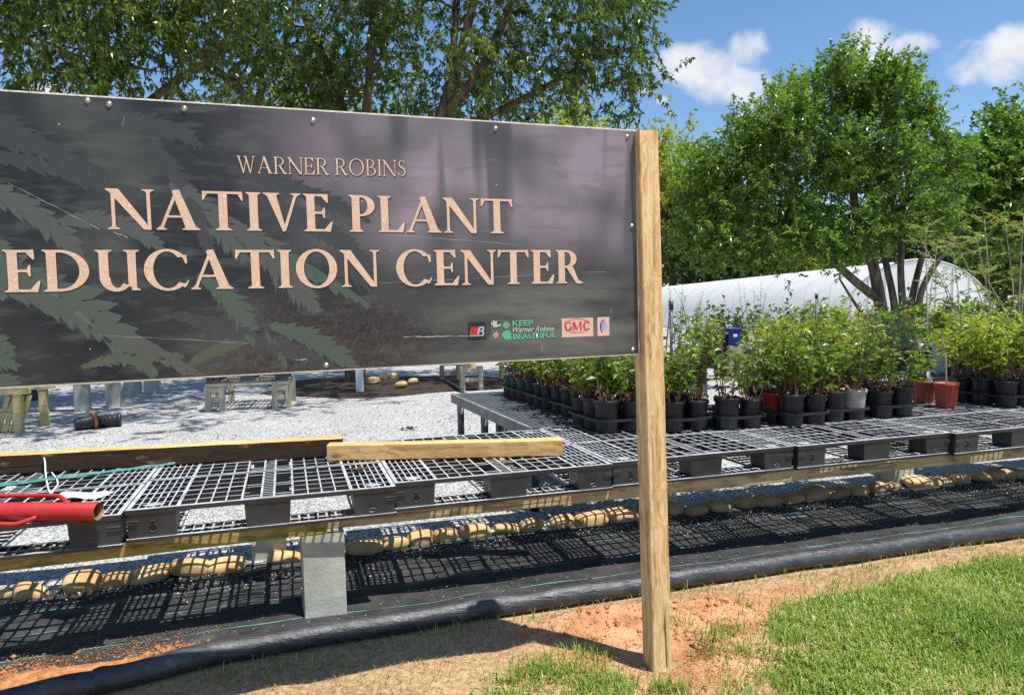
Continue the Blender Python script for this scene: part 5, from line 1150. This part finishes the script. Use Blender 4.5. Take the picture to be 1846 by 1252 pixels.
# rear benches of pallets with plants
G_R = 'pallets of the rear benches'
M['pallet_dim'] = M['pallet']
RL = {}
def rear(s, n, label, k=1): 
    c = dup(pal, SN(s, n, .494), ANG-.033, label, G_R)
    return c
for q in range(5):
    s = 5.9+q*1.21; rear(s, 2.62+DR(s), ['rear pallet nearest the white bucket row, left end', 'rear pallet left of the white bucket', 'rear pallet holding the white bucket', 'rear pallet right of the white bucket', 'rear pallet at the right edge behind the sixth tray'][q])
for q in range(4):
    s = 5.9+q*2.0; mbx = MB(); mbx.bevbox(-.1, .1, -.1, .1, 0, .49, .004, 2); o = mbx.build('concrete_pier', [M['concrete']]); o.location = SN(s+.3, 3.2+DR(s), 0); tag(o, ['concrete block under the left end of the rear bench', 'concrete block under the middle of the rear bench', 'concrete block under the right half of the rear bench', 'concrete block under the far right of the rear bench'][q], 'concrete block')
# white bucket
bk = empty('bucket', SN(8.05, 2.85+DR(8), ZT), 0, 'large pale white bucket standing behind the red pots', 'bucket')
mb = MB(); mb.lathe([(0, .0), (.140, 0), (.143, .004), (.160, .34), (.168, .345), (.168, .365), (.160, .366), (.155, .34), (.14, .2)], 30); mb.build('body', [M['bucket']], bk, True)
mb = MB(); mb.lathe([(.1455, .004), (.1475, .004), (.1485, .03), (.1465, .03)], 30); mb.build('grimy_foot', [pm('grime', (.02, .02, .02), (.6, .66, .66), 30, .8, 0)], bk, True)
mb = MB(); mb.tube([(.16*math.cos(R(t)), -.155+.02*math.sin(R(t*2)), .35-.12*math.sin(R(t))) for t in range(0, 181, 12)], .003, 6); mb.build('handle', [M['steel']], bk, True)
# plants behind: pixel column, distance, level, kind
KL = {'yellow': ('yellow-green bushy potted plant in the crowd on the rear benches', 'yellow-green plants on the rear benches'), 'dark': ('dark green broad-leaved potted plant in the crowd on the rear benches', 'dark green plants on the rear benches'), 'wispy': ('tall thin-stemmed potted plant rising above the crowd in front of the greenhouse', 'tall thin-stemmed plants on the rear benches'),
      'shrub': ('mid-green leafy potted plant in the crowd on the rear benches', 'mid-green plants on the rear benches'), 'lime': ('fresh green spreading potted plant in the crowd on the rear benches', 'fresh green plants on the rear benches'), 'gold': ('golden yellow plant under the bole of the rounded tree', None), 'blue': ('blue-green needle-leaved potted plant left of the yellow-green sapling', None)}
def rearp(x, Y, kind, sc_=1., z=.632, label=None):
    p = aty(x, 600, Y); return put(kind, (p.x, Y, z), label or KL[kind][0], None if label else KL[kind][1], scale=sc_*.97)
for x, Y, kind, sc_ in [(1215, 8.4, 'wispy', 1.0), (1245, 8.6, 'wispy', 1.05), (1232, 7.6, 'shrub', 1.1), (1262, 7.8, 'yellow', 1.0), (1350, 9.8, 'dark', 1.0), (1362, 8.4, 'wispy', 1.0), (1385, 9.2, 'dark', 1.1), (1400, 8.2, 'yellow', 1.1), (1425, 8.5, 'yellow', 1.0), (1440, 9.6, 'dark', 1.1), (1450, 8.2, 'yellow', 1.15), (1475, 8.6, 'yellow', 1.1), (1490, 9.4, 'wispy', .9), (1500, 9.0, 'dark', 1.25), (1515, 8.3, 'yellow', 1.0), (1535, 9.8, 'yellow', 1.1), (1553, 8.8, 'yellow', 1.0),
                        (1375, 7.4, 'yellow', .95), (1410, 7.2, 'yellow', 1.0), (1440, 7.0, 'yellow', 1.05), (1470, 7.2, 'shrub', 1.05), (1500, 7.1, 'yellow', .95), (1530, 7.3, 'yellow', .9), (1555, 7.4, 'shrub', .9), (1585, 8.2, 'shrub', .9),
                        (1690, 9.6, 'dark', .9), (1730, 9.2, 'lime', 1.0), (1748, 7.9, 'lime', 1.1), (1775, 7.7, 'lime', 1.15), (1800, 8.0, 'lime', 1.1), (1830, 7.8, 'lime', 1.1), (1850, 8.2, 'lime', 1.1), (1770, 9.8, 'lime', 1.0), (1815, 9.6, 'lime', 1.0), (1720, 8.0, 'lime', .95)]:
    rearp(x, Y, kind, sc_)
rearp(1540, 11.5, 'gold', 1.2, .7, 'golden yellow plant left of the bole of the rounded tree')
rearp(1602, 8.0, 'blue', 1.1, .72, 'blue-green needle-leaved potted plant left of the yellow-green sapling')
rearp(1625, 8.4, 'blue', 1.0, .68, 'blue-green needle-leaved potted plant close behind the slim sapling')
for x, Y, s_ in [(1480, 12.5, 1.7), (1600, 13, 1.5), (1640, 12.2, 1.5), (1680, 12.8, 1.6), (1720, 12.0, 1.7), (1765, 12.6, 1.6), (1800, 12.2, 1.7), (1840, 12.5, 1.7), (1570, 12.4, 1.3), (1320, 12.6, 1.5), (1270, 13, 1.5)]:
    p = aty(x, 600, Y); put('dark', (p.x, Y, .35), 'dark green bush in a row of bushes in front of the greenhouse', 'dark bushes in front of the greenhouse', 'bush', s_)
    
# blue pot, stacked black pots
def barepot(name, loc, r, h, mat, label, rot=(0, 0, 0), cat='pot'):
    o = pot_mesh(r, h, M[mat], name); o.location = loc; o.rotation_euler = rot; return tag(o, label, cat)
p = aty(1321, 622, 8.3); bp_ = empty('blue_pot', (p.x, 8.3, p.z), 0, 'bright blue pot with a white sticker among the plants', 'pot'); pot_mesh(.095, .20, M['pot_blue'], 'pot', bp_)
mb = MB(); mb.box(-.022, .022, -.0965, -.094, .10, .135); mb.build('sticker', [M['white']], bp_)
p2 = aty(1300, 660, 8.35)
for i, zz in enumerate((0., .07, .14, .21, .28)):
    barepot('nursery_pot', (p2.x, 8.35, p2.z-.16+zz+.05), .10, .19, 'pot_black', ['lowest black pot of the stack left of the blue pot', 'second lowest black pot of the stack left of the blue pot', 'middle black pot of the stack left of the blue pot', 'second from top black pot of the stack left of the blue pot', 'topmost black pot of the stack left of the blue pot'][i])
# a plain shelf carries them
sh = empty('plank_shelf', (p.x-.05, 8.32, 0), ANG, 'low plank shelf under the blue pot and the black pot stack', 'shelf'); mb = MB(); mb.box(-.45, .45, -.16, .16, p2.z-.135, p2.z-.11); mb.build('board', [M['wood_pale']], sh); zsh = p2.z-.135
for x in (-.4, .4): mb = MB(); mb.box(x-.04, x+.04, -.12, .12, 0, zsh); mb.build('leg', [M['wood_pale']], sh)
mb = MB(); mb.box(-.10+.05, .16+.05, -.1, .1, p2.z-.11, p.z); mb.build('riser', [M['wood_pale']], sh)
# black riser pipe standing by the post
q = aty(1210, 590, 7.9); rp = empty('riser_pipe', (q.x, 7.9, 0), 0, 'thin black standpipe rising among plants just right of the sign post', 'pipe'); mb = MB(); mb.tube([(0, 0, 0), (0, 0, aty(1210, 542, 7.9).z)], .017, 8); mb.build('pipe', [M['mesh_bench']], rp, True)
mb = MB(); zt2 = aty(1210, 542, 7.9).z; mb.tube([(0, 0, zt2-.10), (0, 0, zt2+.01)], .026, 8); mb.build('cap', [M['mesh_bench']], rp, True)
mb = MB(); mb.tube([(-.06, 0, zt2-.55), (-.015, 0, zt2-.12)], .007, 6); mb.build('feed_tube', [M['mesh_bench']], rp, True)
q = aty(1472, 545, 9.2); rp = empty('riser_pipe', (q.x, 9.2, 0), 0, 'thin dark stake standing before the greenhouse between bushes', 'pipe'); mb = MB(); mb.tube([(0, 0, 0), (0, 0, aty(1472, 530, 9.2).z)], .014, 8); mb.build('pipe', [M['mesh_bench']], rp, True)
mb = MB(); zt2 = aty(1472, 530, 9.2).z; mb.tube([(0, 0, zt2-.06), (0, 0, zt2+.01)], .022, 8); mb.build('cap', [M['mesh_bench']], rp, True)

# tall feathery saplings on the right
def tall(x0, y0, Y, tips, label, nl=26, mat='leaf_rust'):
    b = aty(x0, y0, Y); root = empty('tall_sapling', (b.x, Y, .632), 0, label, 'sapling'); B = Vector((b.x, Y, .632)); p = pot_mesh(.11, .24, M['pot_black'], parent=root); soil_mesh(.11, .24, p); mb = MB(); P, D = [], []
    for (x, y, dy) in tips:
        t = aty(x, y, Y+dy)-B; m_ = Vector((t.x*.35, t.y*.4, .24+(t.z-.24)*.5)); pts = curve([(0, 0, .2), m_, t], 8); mb.tube(pts, list(np.linspace(.010, .003, len(pts))), 5)
        for k in range(7, len(pts)):
            for j in range(1 if k % 2 or k > 12 else 0) if k < 15 else range(3):
                a = RNG.uniform(0, 6.28); d = Vector((math.cos(a), math.sin(a), RNG.uniform(.1, .7))); l = RNG.uniform(.10, .26); e = pts[k]+d*l; mb.tube([pts[k], pts[k]+d*l*.5+Vector((0, 0, .01)), e], [.0022, .0018, .001], 3, caps=False)
                for q in np.linspace(.25, 1, 7):
                    for sg in (-1, 1): P.append(np.array(pts[k]+d*l*q)); D.append(np.array(d)*.6+np.array([-d.y, d.x, 0])*sg+RNG.normal(0, .25, 3))
    mb.build('stem', [M['stem_pale']], root, True); k = len(P)
    leaves('foliage', np.array(P), np.array(D), .05*RNG.uniform(.6, 1.3, k), .014, M[mat], root, np.clip(RNG.normal(.5, .22, k), 0, 1), droop=.2)
tall(1672, 600, 8.8, [(1668, 410, 0), (1690, 440, .3)], 'thin rusty-leaved sapling rising left of the pair of tall saplings', mat='leaf_rust')
tall(1735, 620, 8.6, [(1660, 430, .2), (1700, 500, -.2), (1720, 460, .3)], 'leaning feathery sapling behind the bright red pot', mat='leaf_wax')
tall(1790, 625, 8.4, [(1725, 440, 0), (1775, 395, .3), (1760, 430, -.2)], 'tall feathery sapling with several pale stems near the right edge', mat='leaf_rust')
tall(1835, 620, 8.2, [(1770, 490, 0), (1812, 400, .3), (1845, 390, .1), (1862, 420, 0)], 'tall feathery sapling at the right edge of the picture', mat='leaf_rust')

# ------------------------------------------------------------------ things seen below the sign
def trestle(root, x, y, h, w_=.45, mat=None, rz=0.):
    MM = Matrix.Translation((x, y, 0)) @ Matrix.Rotation(rz, 4, 'Z'); mb = MB()
    mb.box(-.04, .04, -w_/2-.04, -w_/2+.04, 0, h, 0, MM); mb.build('leg', [mat], root); mb = MB(); mb.box(-.04, .04, w_/2-.04, w_/2+.04, 0, h, 0, MM); mb.build('leg', [mat], root)
    mb = MB(); mb.box(-.035, .035, -w_/2+.04, w_/2-.04, h*.38, h*.38+.07, 0, MM); mb.build('crosspiece', [mat], root); mb = MB(); mb.box(-.035, .035, -w_/2+.04, w_/2-.04, h-.09, h-.002, 0, MM); mb.build('crosspiece', [mat], root)
FT = atz(372, 743); FT2 = atz(523, 736)
fa = math.atan2(FT2.y-FT.y, FT2.x-FT.x)
tb = empty('wooden_table', (FT.x, FT.y, 0), fa, 'small grey wooden trestle table carrying one pallet, in the tree shade', 'table'); wl = (FT2-FT).length
for x in (.12, wl-.12):
    for y in (.05, .95): trestle(tb, x, y, .38, .2, M['wood_pale'], R(90))
for y in (.05, .95): mb = MB(); mb.box(.0, wl, y-.045, y+.045, .381, .43); mb.build('beam', [M['wood_pale']], tb)
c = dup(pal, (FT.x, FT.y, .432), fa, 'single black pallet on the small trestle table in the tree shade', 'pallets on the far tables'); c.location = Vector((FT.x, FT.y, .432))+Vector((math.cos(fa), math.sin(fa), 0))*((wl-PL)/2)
# far right table with a pale pallet
q0 = atz(845, 706); tb = empty('wooden_table', (q0.x, q0.y, 0), R(20), 'long weathered table with a yellow rail and pale pallets below the sign', 'table')
for x, y in ((.10, .15), (1.35, .15), (.10, 1.6), (1.35, 1.6)): trestle(tb, x, y, .44, .34, M['wood_pale'], R(90))
mb = MB(); mb.box(-.06, .04, -.35, 2.2, .442, .53); mb.build('rail', [M['wood_yellow']], tb); mb = MB(); mb.box(1.40, 1.5, -.35, 2.2, .442, .53); mb.build('rail', [M['wood_yellow']], tb)
pp = empty('plastic_pallet', (q0.x, q0.y, .532), R(20), 'pale blue-grey pallet on the far table right of the yellow rail', 'pallet', 'pallets on the far tables'); pallet_parts(pp, M['pallet_pale'], M['pallet_pale'], False); pp.location = Vector((q0.x, q0.y, .532))+Vector((.16, .0, 0))
dup(pp, pp.location+Vector((math.cos(R(20)), math.sin(R(20)), 0))*1.21, R(20), 'second pale pallet on the far table, right of the first', 'pallets on the far tables')
# left: yellow trestle with slats
q1 = atz(-14, 782); tb = empty('wooden_table', (q1.x, q1.y, 0), R(6), 'yellowish wooden table with diagonal slats cut off by the left frame edge', 'table')
mb = MB(); mb.box(-1.2, .46, -.05, .06, .50, .57); mb.box(-1.2, .46, .55, .66, .50, .57); mb.build('rail', [M['wood_yellow']], tb)
for x in (.0, .33, -1.1):
    for y in (0., .6): mb = MB(); mb.box(x-.045, x+.045, y-.04, y+.04, 0, .498); mb.build('leg', [M['wood_yellow']], tb)
mb = MB()
for i in range(4):
    MM = Matrix.Translation((.04+i*.085, .045, .02)) @ Matrix.Rotation(R(18), 4, 'Y'); mb.box(-.028, .028, 0, .02, 0, .48, 0, MM)
mb.build('slat', [M['wood_yellow']], tb)
# blocks and plank
q2 = atz(150, 740); o = None
mb = MB(); mb.bevbox(-.1, .1, -.1, .1, 0, .41, .005, 2, seg=(6, .001)); o = mb.build('concrete_pier', [M['concrete']], loc=(q2.x, q2.y, 0)); o.rotation_euler.z = .35; tag(o, 'grey concrete block under the yellow plank in the left shade', 'concrete block')
q3 = q2+Vector((.23, .45, 0)); mb = MB(); mb.bevbox(-.1, .1, -.1, .1, 0, .41, .005, 2, seg=(6, .001)); o = mb.build('concrete_pier', [M['concrete']], loc=(q3.x, q3.y, 0)); o.rotation_euler.z = .35; tag(o, 'dark shaded concrete block behind the one under the yellow plank', 'concrete block')
mb = MB(); mb.bevbox(-1.6, .42, -.1, .14, .412, .46, .004, 0, seg=(10, .001)); o = mb.build('plank', [M['wood_yellow']], loc=(q2.x, q2.y, 0)); o.rotation_euler.z = .12; tag(o, 'yellowish plank resting on the concrete block in the left shade', 'plank')
q4 = atz(240, 711)
for dx, lb in ((0, 'small far concrete block in the shade right of the plank'), (.28, 'darker concrete block beside the small far one')):
    mb = MB(); mb.bevbox(-.11, .11, -.11, .11, 0, .40, .005, 2); o = mb.build('concrete_pier', [M['concrete']], loc=(q4.x+dx, q4.y+dx*.6, 0)); tag(o, lb, 'concrete block')
# white post
q5 = atz(649, 709); wp = empty('white_post', (q5.x, q5.y, 0), .1, 'short white painted post in front of the mulch bed', 'post'); mb = MB(); mb.bevbox(-.062, .062, -.062, .062, -.05, 1.15, .006, 2); mb.build('shaft', [M['white']], wp)
mb = MB(); mb.add([(-.075, -.075, 1.15), (.075, -.075, 1.15), (.075, .075, 1.15), (-.075, .075, 1.15), (0, 0, 1.20)], [(3, 2, 1, 0), (0, 1, 4), (1, 2, 4), (2, 3, 4), (3, 0, 4)]); mb.build('cap', [M['white']], wp)
for i, (x, y, wd, lb) in enumerate([(672, 689, .26, 'pale rock on the mulch just right of the white post'), (690, 685, .2, 'small pale rock second from the white post'), (706, 683, .28, 'largest pale rock at the back of the mulch bed'), (722, 696, .22, 'pale rock at the front of the mulch bed'), (745, 690, .18, 'small rock at the right side of the mulch bed')]):
    o = stone(wd, wd*.6, M['stone'], 300+i); p = atz(x, y, .08); o.location = (p.x, p.y, .12); tag(o, lb, 'rock')
# black pots lying on the gravel
q6 = atz(136, 776); a6 = R(24)
for i, (dx, dy, r_, h_, mt, lb, az) in enumerate([(0, 0, .10, .25, 'pot_black', 'black nursery pot with an orange band lying on the gravel', 46), (.12, .18, .09, .33, 'pot_black', 'dark crumpled pot lying behind the orange-banded one', 24), (-.05, .20, .09, .2, 'pot_black', 'small black pot lying left of the orange-banded one', 60)]):
    root = empty('nursery_pot', (q6.x+dx, q6.y+dy, r_*.86), 0, lb, 'pot'); root.rotation_euler = (R(0), R(88), R(az))
    pot_mesh(r_, h_, M[mt], 'pot', root)
    if i == 0: mb = MB(); mb.lathe([(r_*1.055, h_*.80), (r_*1.09, h_*.81), (r_*1.09, h_*.94), (r_*1.055, h_*.95)], 24); mb.build('band', [M['orange']], root, True)
    if i == 1:
        mb = MB()
        for k in range(5): mb.lathe([(r_*(.80+.045*k), h_*(.12+.16*k)), (r_*(.90+.045*k), h_*(.15+.16*k)), (r_*(.83+.045*k), h_*(.18+.16*k))], 20)
        mb.build('ridge', [M['pot_black']], root, True)

# ------------------------------------------------------------------ soil spilled over the cloth
P = []; 
for _ in range(5200):
    t = random.random(); x = -60+440*t; c = 1240-.165*x-8*math.sin(t*9); y = c+random.gauss(0, 15*(1-t*.7)); q = atz(x, y, 0); P.append((q.x, q.y, random.uniform(.0015, .0045)*(1+2.2*(random.random() < .06))))
for _ in range(1500):
    x = random.uniform(20, 420); y = 1203-.10*x+random.gauss(0, 14); q = atz(x, y, 0); P.append((q.x, q.y, random.uniform(.001, .004)))
V, F_ = [], []
ico = [(0, 0, 1), (.9, 0, .2), (-.3, .85, .25), (-.4, -.8, .2), (.3, .2, -.7)]
for (x, y, r_) in P:
    b = len(V); a = random.random()*6; c_, s_ = math.cos(a), math.sin(a); z0 = .016
    V += [(x+(u*c_-v*s_)*r_*1.3, y+(u*s_+v*c_)*r_*1.3, z0+w_*r_+r_*.5) for u, v, w_ in ico]; F_ += [(b, b+1, b+2), (b, b+2, b+3), (b, b+3, b+1), (b+1, b+4, b+2), (b+2, b+4, b+3), (b+3, b+4, b+1)]
# the low ridge under the crumbs
nx_, ny_ = 60, 10; b = len(V)
for i in range(nx_):
    for j in range(ny_):
        t = i/(nx_-1); f = j/(ny_-1)*2-1; q = atz(-60+430*t, 1250-.165*430*t+f*19*(1-.7*t), 0); h = .034*(1-f*f)*(1-t)**.6*(.7+.5*random.random()); V.append((q.x, q.y, .012+h))
for i in range(nx_-1):
    for j in range(ny_-1): a = b+i*ny_+j; F_.append((a, a+1, a+ny_+1, a+ny_))
tag(npmesh('spilled_soil', V, F_, M['redsoil']), kind='stuff')
# crumbs of clay round the post
V, F_ = [], []
for _ in range(2200):
    x, y = random.choice([(1060, 1110), (1180, 1100), (1290, 1120), (1290, 1190), (1000, 1190), (1150, 1220), (1250, 1160)]); x += random.gauss(0, 75); y += random.gauss(0, 26); q = atz(x, y, 0); r_ = random.uniform(.0012, .004)*(1+1.6*(random.random() < .05)); z0 = float(gh(q.x, q.y))
    if sn_of(q)[1] > -.36: continue
    b = len(V); a = random.random()*6; c_, s_ = math.cos(a), math.sin(a)
    V += [(q.x+(u*c_-v*s_)*r_*1.3, q.y+(u*s_+v*c_)*r_*1.3, z0+w_*r_+r_*.3) for u, v, w_ in ico]; F_ += [(b, b+1, b+2), (b, b+2, b+3), (b, b+3, b+1), (b+1, b+4, b+2), (b+2, b+4, b+3), (b+3, b+4, b+1)]
for _ in range(150):
    x, y = random.choice([(1075, 1112), (1130, 1120), (1230, 1120), (1255, 1150), (1290, 1105), (1270, 1185), (1010, 1150), (1320, 1180)]); x += random.gauss(0, 38); y += random.gauss(0, 12); q = atz(x, y, 0); r_ = random.uniform(.005, .016); z0 = float(gh(q.x, q.y)); b = len(V)
    if sn_of(q)[1] > -.36: continue
    a = random.random()*6; c_, s_ = math.cos(a), math.sin(a); sh_ = [1+random.uniform(-.35, .35) for _ in range(14)]
    P7 = [(0, 0, .7)]+[(math.cos(t)*.8, math.sin(t)*.8, .35) for t in (0, 1.05, 2.1, 3.14, 4.2, 5.25)]+[(math.cos(t), math.sin(t), -.35) for t in (0, 1.05, 2.1, 3.14, 4.2, 5.25)]
    V += [(q.x+u*r_*g_, q.y+v*r_*g_, z0+w_*r_*g_+r_*.2) for (u, v, w_), g_ in zip(P7, sh_)]
    for k in range(6): k2 = (k+1) % 6; F_ += [(b, b+1+k, b+1+k2), (b+1+k, b+7+k, b+7+k2), (b+1+k, b+7+k2, b+1+k2)]
M['clay_crumb'] = pm('clay_crumb', (.26, .10, .04), (.48, .22, .10), 40, .95, .3)
tag(npmesh('clay_crumbs', V, F_, M['clay_crumb']), kind='stuff')

# ------------------------------------------------------------------ grass
def inpoly(x, y, poly):
    r_ = np.zeros(len(x), bool); n = len(poly)
    for i in range(n):
        x1, y1 = poly[i]; x2, y2 = poly[(i+1) % n]; c = ((y1 > y) != (y2 > y)) & (x < (x2-x1)*(y-y1)/(y2-y1+1e-12)+x1); r_ ^= c
    return r_
def grass(name, X, Y, h, wd, lean, mat, rnd, label=None):
    n = len(X); Z = gh(X, Y); a = RNG.uniform(0, 6.28, n); d = np.stack([np.cos(a), np.sin(a), np.zeros(n)], 1); s_ = np.stack([-d[:, 1], d[:, 0], np.zeros(n)], 1)*(wd/2)[:, None]
    P = np.stack([X, Y, Z-.003], 1); up = np.array([0, 0, 1.]); ln = (h*lean)[:, None]; hh = (h*np.sqrt(np.maximum(.04, 1-lean**2)))[:, None]
    m1 = P+up*hh*.55+d*ln*.30; m2 = P+up*hh*.9+d*ln*.72; t = P+up*hh*(1-.25*lean[:, None])+d*ln*1.1
    V = np.stack([P+s_, P-s_, m1+s_*.9, m1-s_*.9, m2+s_*.6, m2-s_*.6, t], 1).reshape(-1, 3); q = (np.arange(n)*7)[:, None]
    F = np.concatenate([q+np.array([[0, 1, 3]]), q+np.array([[0, 3, 2]]), q+np.array([[2, 3, 5]]), q+np.array([[2, 5, 4]]), q+np.array([[4, 5, 6]])], 0)
    o = npmesh(name, V, F, mat, attr=np.repeat(rnd, 7)); return tag(o, kind='stuff')
def wpoly(px): return [(atz(x, y).x, atz(x, y).y) for x, y in px]
def nfield(X, Y, sc_):
    z = np.zeros_like(X)
    for i in range(8): k = _nf[i]*sc_; z += np.sin(k[0]*X+k[1]*Y+_np[i])
    return z/4
_nf = RNG.normal(0, 1, (8, 2)); _np = RNG.uniform(0, 6, 8)
edge_y = None
pe = [(p.x, p.y) for p in pts] if False else None
roll = [atz(x, y, 0)-N2*.012 for x, y in ed]; rx_ = np.array([p.x for p in roll]); ry_ = np.array([p.y for p in roll])
LAWN = wpoly([(1500, 1420), (1420, 1262), (1410, 1205), (1385, 1150), (1400, 1115), (1470, 1085), (1560, 1062), (1660, 1038), (1760, 1015), (1860, 995), (2200, 925), (3000, 1050), (2600, 1900)])
SUB = wpoly([(880, 1300), (890, 1225), (960, 1195), (1060, 1200), (1120, 1220), (1140, 1262), (1150, 1330)])
def scatter(n, x0, x1, y0, y1): return RNG.uniform(x0, x1, n), RNG.uniform(y0, y1, n)
X, Y = scatter(500000, .2, 6.5, 1.9, 5.3); jx, jy = X+RNG.normal(0, .035, len(X)), Y+RNG.normal(0, .035, len(X))
keep = inpoly(jx, jy, LAWN) & (nfield(X, Y, 5)+RNG.normal(0, .35, len(X)) > -1.15) & (Y < np.interp(X, rx_, ry_)-.01)
near = RNG.random(len(X)) < np.clip((Y < 4.2)*.75+.25, 0, 1)
X, Y = X[keep & near], Y[keep & near]; n = len(X)
grass('lawn_grass', X, Y, RNG.uniform(.02, .07, n)*(1+.35*nfield(X, Y, 3)), RNG.uniform(.004, .0085, n), RNG.uniform(.25, .95, n), M['grass_green'], np.clip(RNG.normal(.50, .2, n)+.22*nfield(X, Y, 4)+(RNG.random(n) < .13)*.45, 0, 1))
X, Y = scatter(130000, -1.2, 1.2, 2.0, 3.4); jx, jy = X+RNG.normal(0, .05, len(X)), Y+RNG.normal(0, .05, len(X))
keep = inpoly(jx, jy, SUB) & (nfield(X, Y, 7)+RNG.normal(0, .7, len(X)) > .35); X, Y = X[keep], Y[keep]; n = len(X)
grass('lawn_grass', X, Y, RNG.uniform(.02, .075, n), RNG.uniform(.003, .006, n), RNG.uniform(.25, .95, n), M['grass_green'], np.clip(RNG.normal(.52, .24, n), 0, 1))
# tufts
TX, TY, TH = [], [], []
for (x, y, k, sp_) in [(1195, 1232, 130, .03), (1225, 1240, 90, .03), (1275, 1150, 160, .05), (1320, 1140, 140, .05), (1350, 1175, 120, .05), (1330, 1245, 190, .06), (1420, 1150, 220, .06), (1295, 1185, 60, .05), (1380, 1215, 160, .05), (1085, 1180, 80, .05), (1050, 1172, 60, .05), (1230, 1130, 50, .04), (1440, 1100, 160, .08), (1520, 1055, 140, .1), (1340, 1100, 40, .05)]+[(x, 1115-(x-860)*.155+RNG.uniform(2, 14), 10, .03) for x in range(870, 1840, 22)]+[(x, 1252-(x-20)*.16+RNG.uniform(2, 30), 14, .05) for x in range(60, 860, 25)]:
    q = atz(x, y)
    TX += list(q.x+RNG.normal(0, sp_, k)); TY += list(q.y+RNG.normal(0, sp_*.8, k)); TH += list(RNG.uniform(.025, .075, k))
TX, TY, TH = np.array(TX), np.array(TY), np.array(TH); k = TY < np.interp(TX, rx_, ry_)-.01; TX, TY, TH = TX[k], TY[k], TH[k]
grass('grass_tufts', TX, TY, TH, RNG.uniform(.0025, .0045, len(TX)), RNG.uniform(.15, .85, len(TX)), M['grass_green'], np.clip(RNG.normal(.55, .25, len(TX)), 0, 1))
# straw
X, Y = scatter(230000, -3.4, 5.6, 1.9, 5.0); off = np.interp(X, rx_, ry_)-Y
dens = np.clip(1.0-.2*off, .3, 1); q = atz(1180, 1130); cl_ = np.exp(-((X-q.x)/.55)**2-((Y-q.y)/.28)**2)
keep = (off > .012) & (RNG.random(len(X)) < dens*(1-.93*cl_)*np.clip(.55+.5*nfield(X, Y, 9), .1, 1)) & ~(inpoly(X, Y, LAWN) & (RNG.random(len(X)) < .75)); X, Y = X[keep], Y[keep]; n = len(X)
grass('dry_grass', X, Y, RNG.uniform(.012, .045, n), RNG.uniform(.0016, .0032, n), RNG.uniform(.6, .99, n), M['grass_dry'], np.clip(RNG.normal(.45, .22, n)+(RNG.random(n) < .05)*.5, 0, 1))

# plants or pots that found no place are not part of the scene
for kind, (pr, used, i) in POOL.items():
    for o, u in zip(pr, used):
        if not u:
            for c in kids(o):
                for g_ in kids(c): bpy.data.objects.remove(g_)
                bpy.data.objects.remove(c)
            bpy.data.objects.remove(o)

# ------------------------------------------------------------------ litter too small and scattered to count
def litter(name, P, D, L, W, mat): o = leaves(name, np.array(P), np.array(D), L, W, mat, None, RNG.random(len(P)), fold=.15, droop=.05, upbias=.9); return tag(o, kind='stuff')
P, D, L = [], [], []
for _ in range(420):                       # on the gravel yard
    q = atz(RNG.uniform(-40, 980), RNG.uniform(690, 800), 0); P.append((q.x, q.y, .012)); a = RNG.uniform(0, 6.28); D.append((math.cos(a), math.sin(a), RNG.uniform(0, .3))); L.append(RNG.uniform(.03, .085))
L = np.array(L); litter('gravel_litter', P, D, L, L*.35, M['leaf_dry'])
P, D, L = [], [], []
for _ in range(170):                       # on the pallets and in their holes
    s_, n_ = RNG.uniform(-.9, 6), RNG.uniform(.05, 1.15); q = SN(s_, n_+DR(s_), ZT+.003); P.append(tuple(q)); a = RNG.uniform(0, 6.28); D.append((math.cos(a), math.sin(a), RNG.uniform(0, .2))); L.append(RNG.uniform(.012, .035))
L = np.array(L); litter('pallet_litter', P, D, L, L*.4, M['leaf_dry'])
P, D, L = [], [], []
for _ in range(1500):                      # on the weed cloth
    s_, n_ = RNG.uniform(-1.2, 7), -.18+abs(RNG.normal(0, .45)); q = SN(s_, min(n_, .85)-.033*s_, .022); P.append(tuple(q)); a = RNG.uniform(0, 6.28); D.append((math.cos(a), math.sin(a), RNG.uniform(0, .2))); L.append(RNG.uniform(.006, .028))
L = np.array(L); litter('cloth_litter', P, D, L, .0045, M['grass_dry'])
V, F_ = [], []
for _ in range(2600):                      # stray gravel washed past the river stones
    s_ = RNG.uniform(-1.6, 7.5); n_ = .84-abs(RNG.normal(0, .11))*(1.8 if math.sin(s_*2.3) > .2 else .8); q = SN(s_, n_-.033*s_, .016); r_ = RNG.uniform(.003, .008); b = len(V); a = RNG.uniform(0, 6.28); c_, s2 = math.cos(a), math.sin(a)
    V += [(q.x+(u*c_-v*s2)*r_, q.y+(u*s2+v*c_)*r_, q.z+w_*r_*.8+r_*.3) for u, v, w_ in ico]; F_ += [(b, b+1, b+2), (b, b+2, b+3), (b, b+3, b+1), (b+1, b+4, b+2), (b+2, b+4, b+3), (b+3, b+4, b+1)]
tag(npmesh('stray_gravel', V, F_, M['gravel']), kind='stuff')
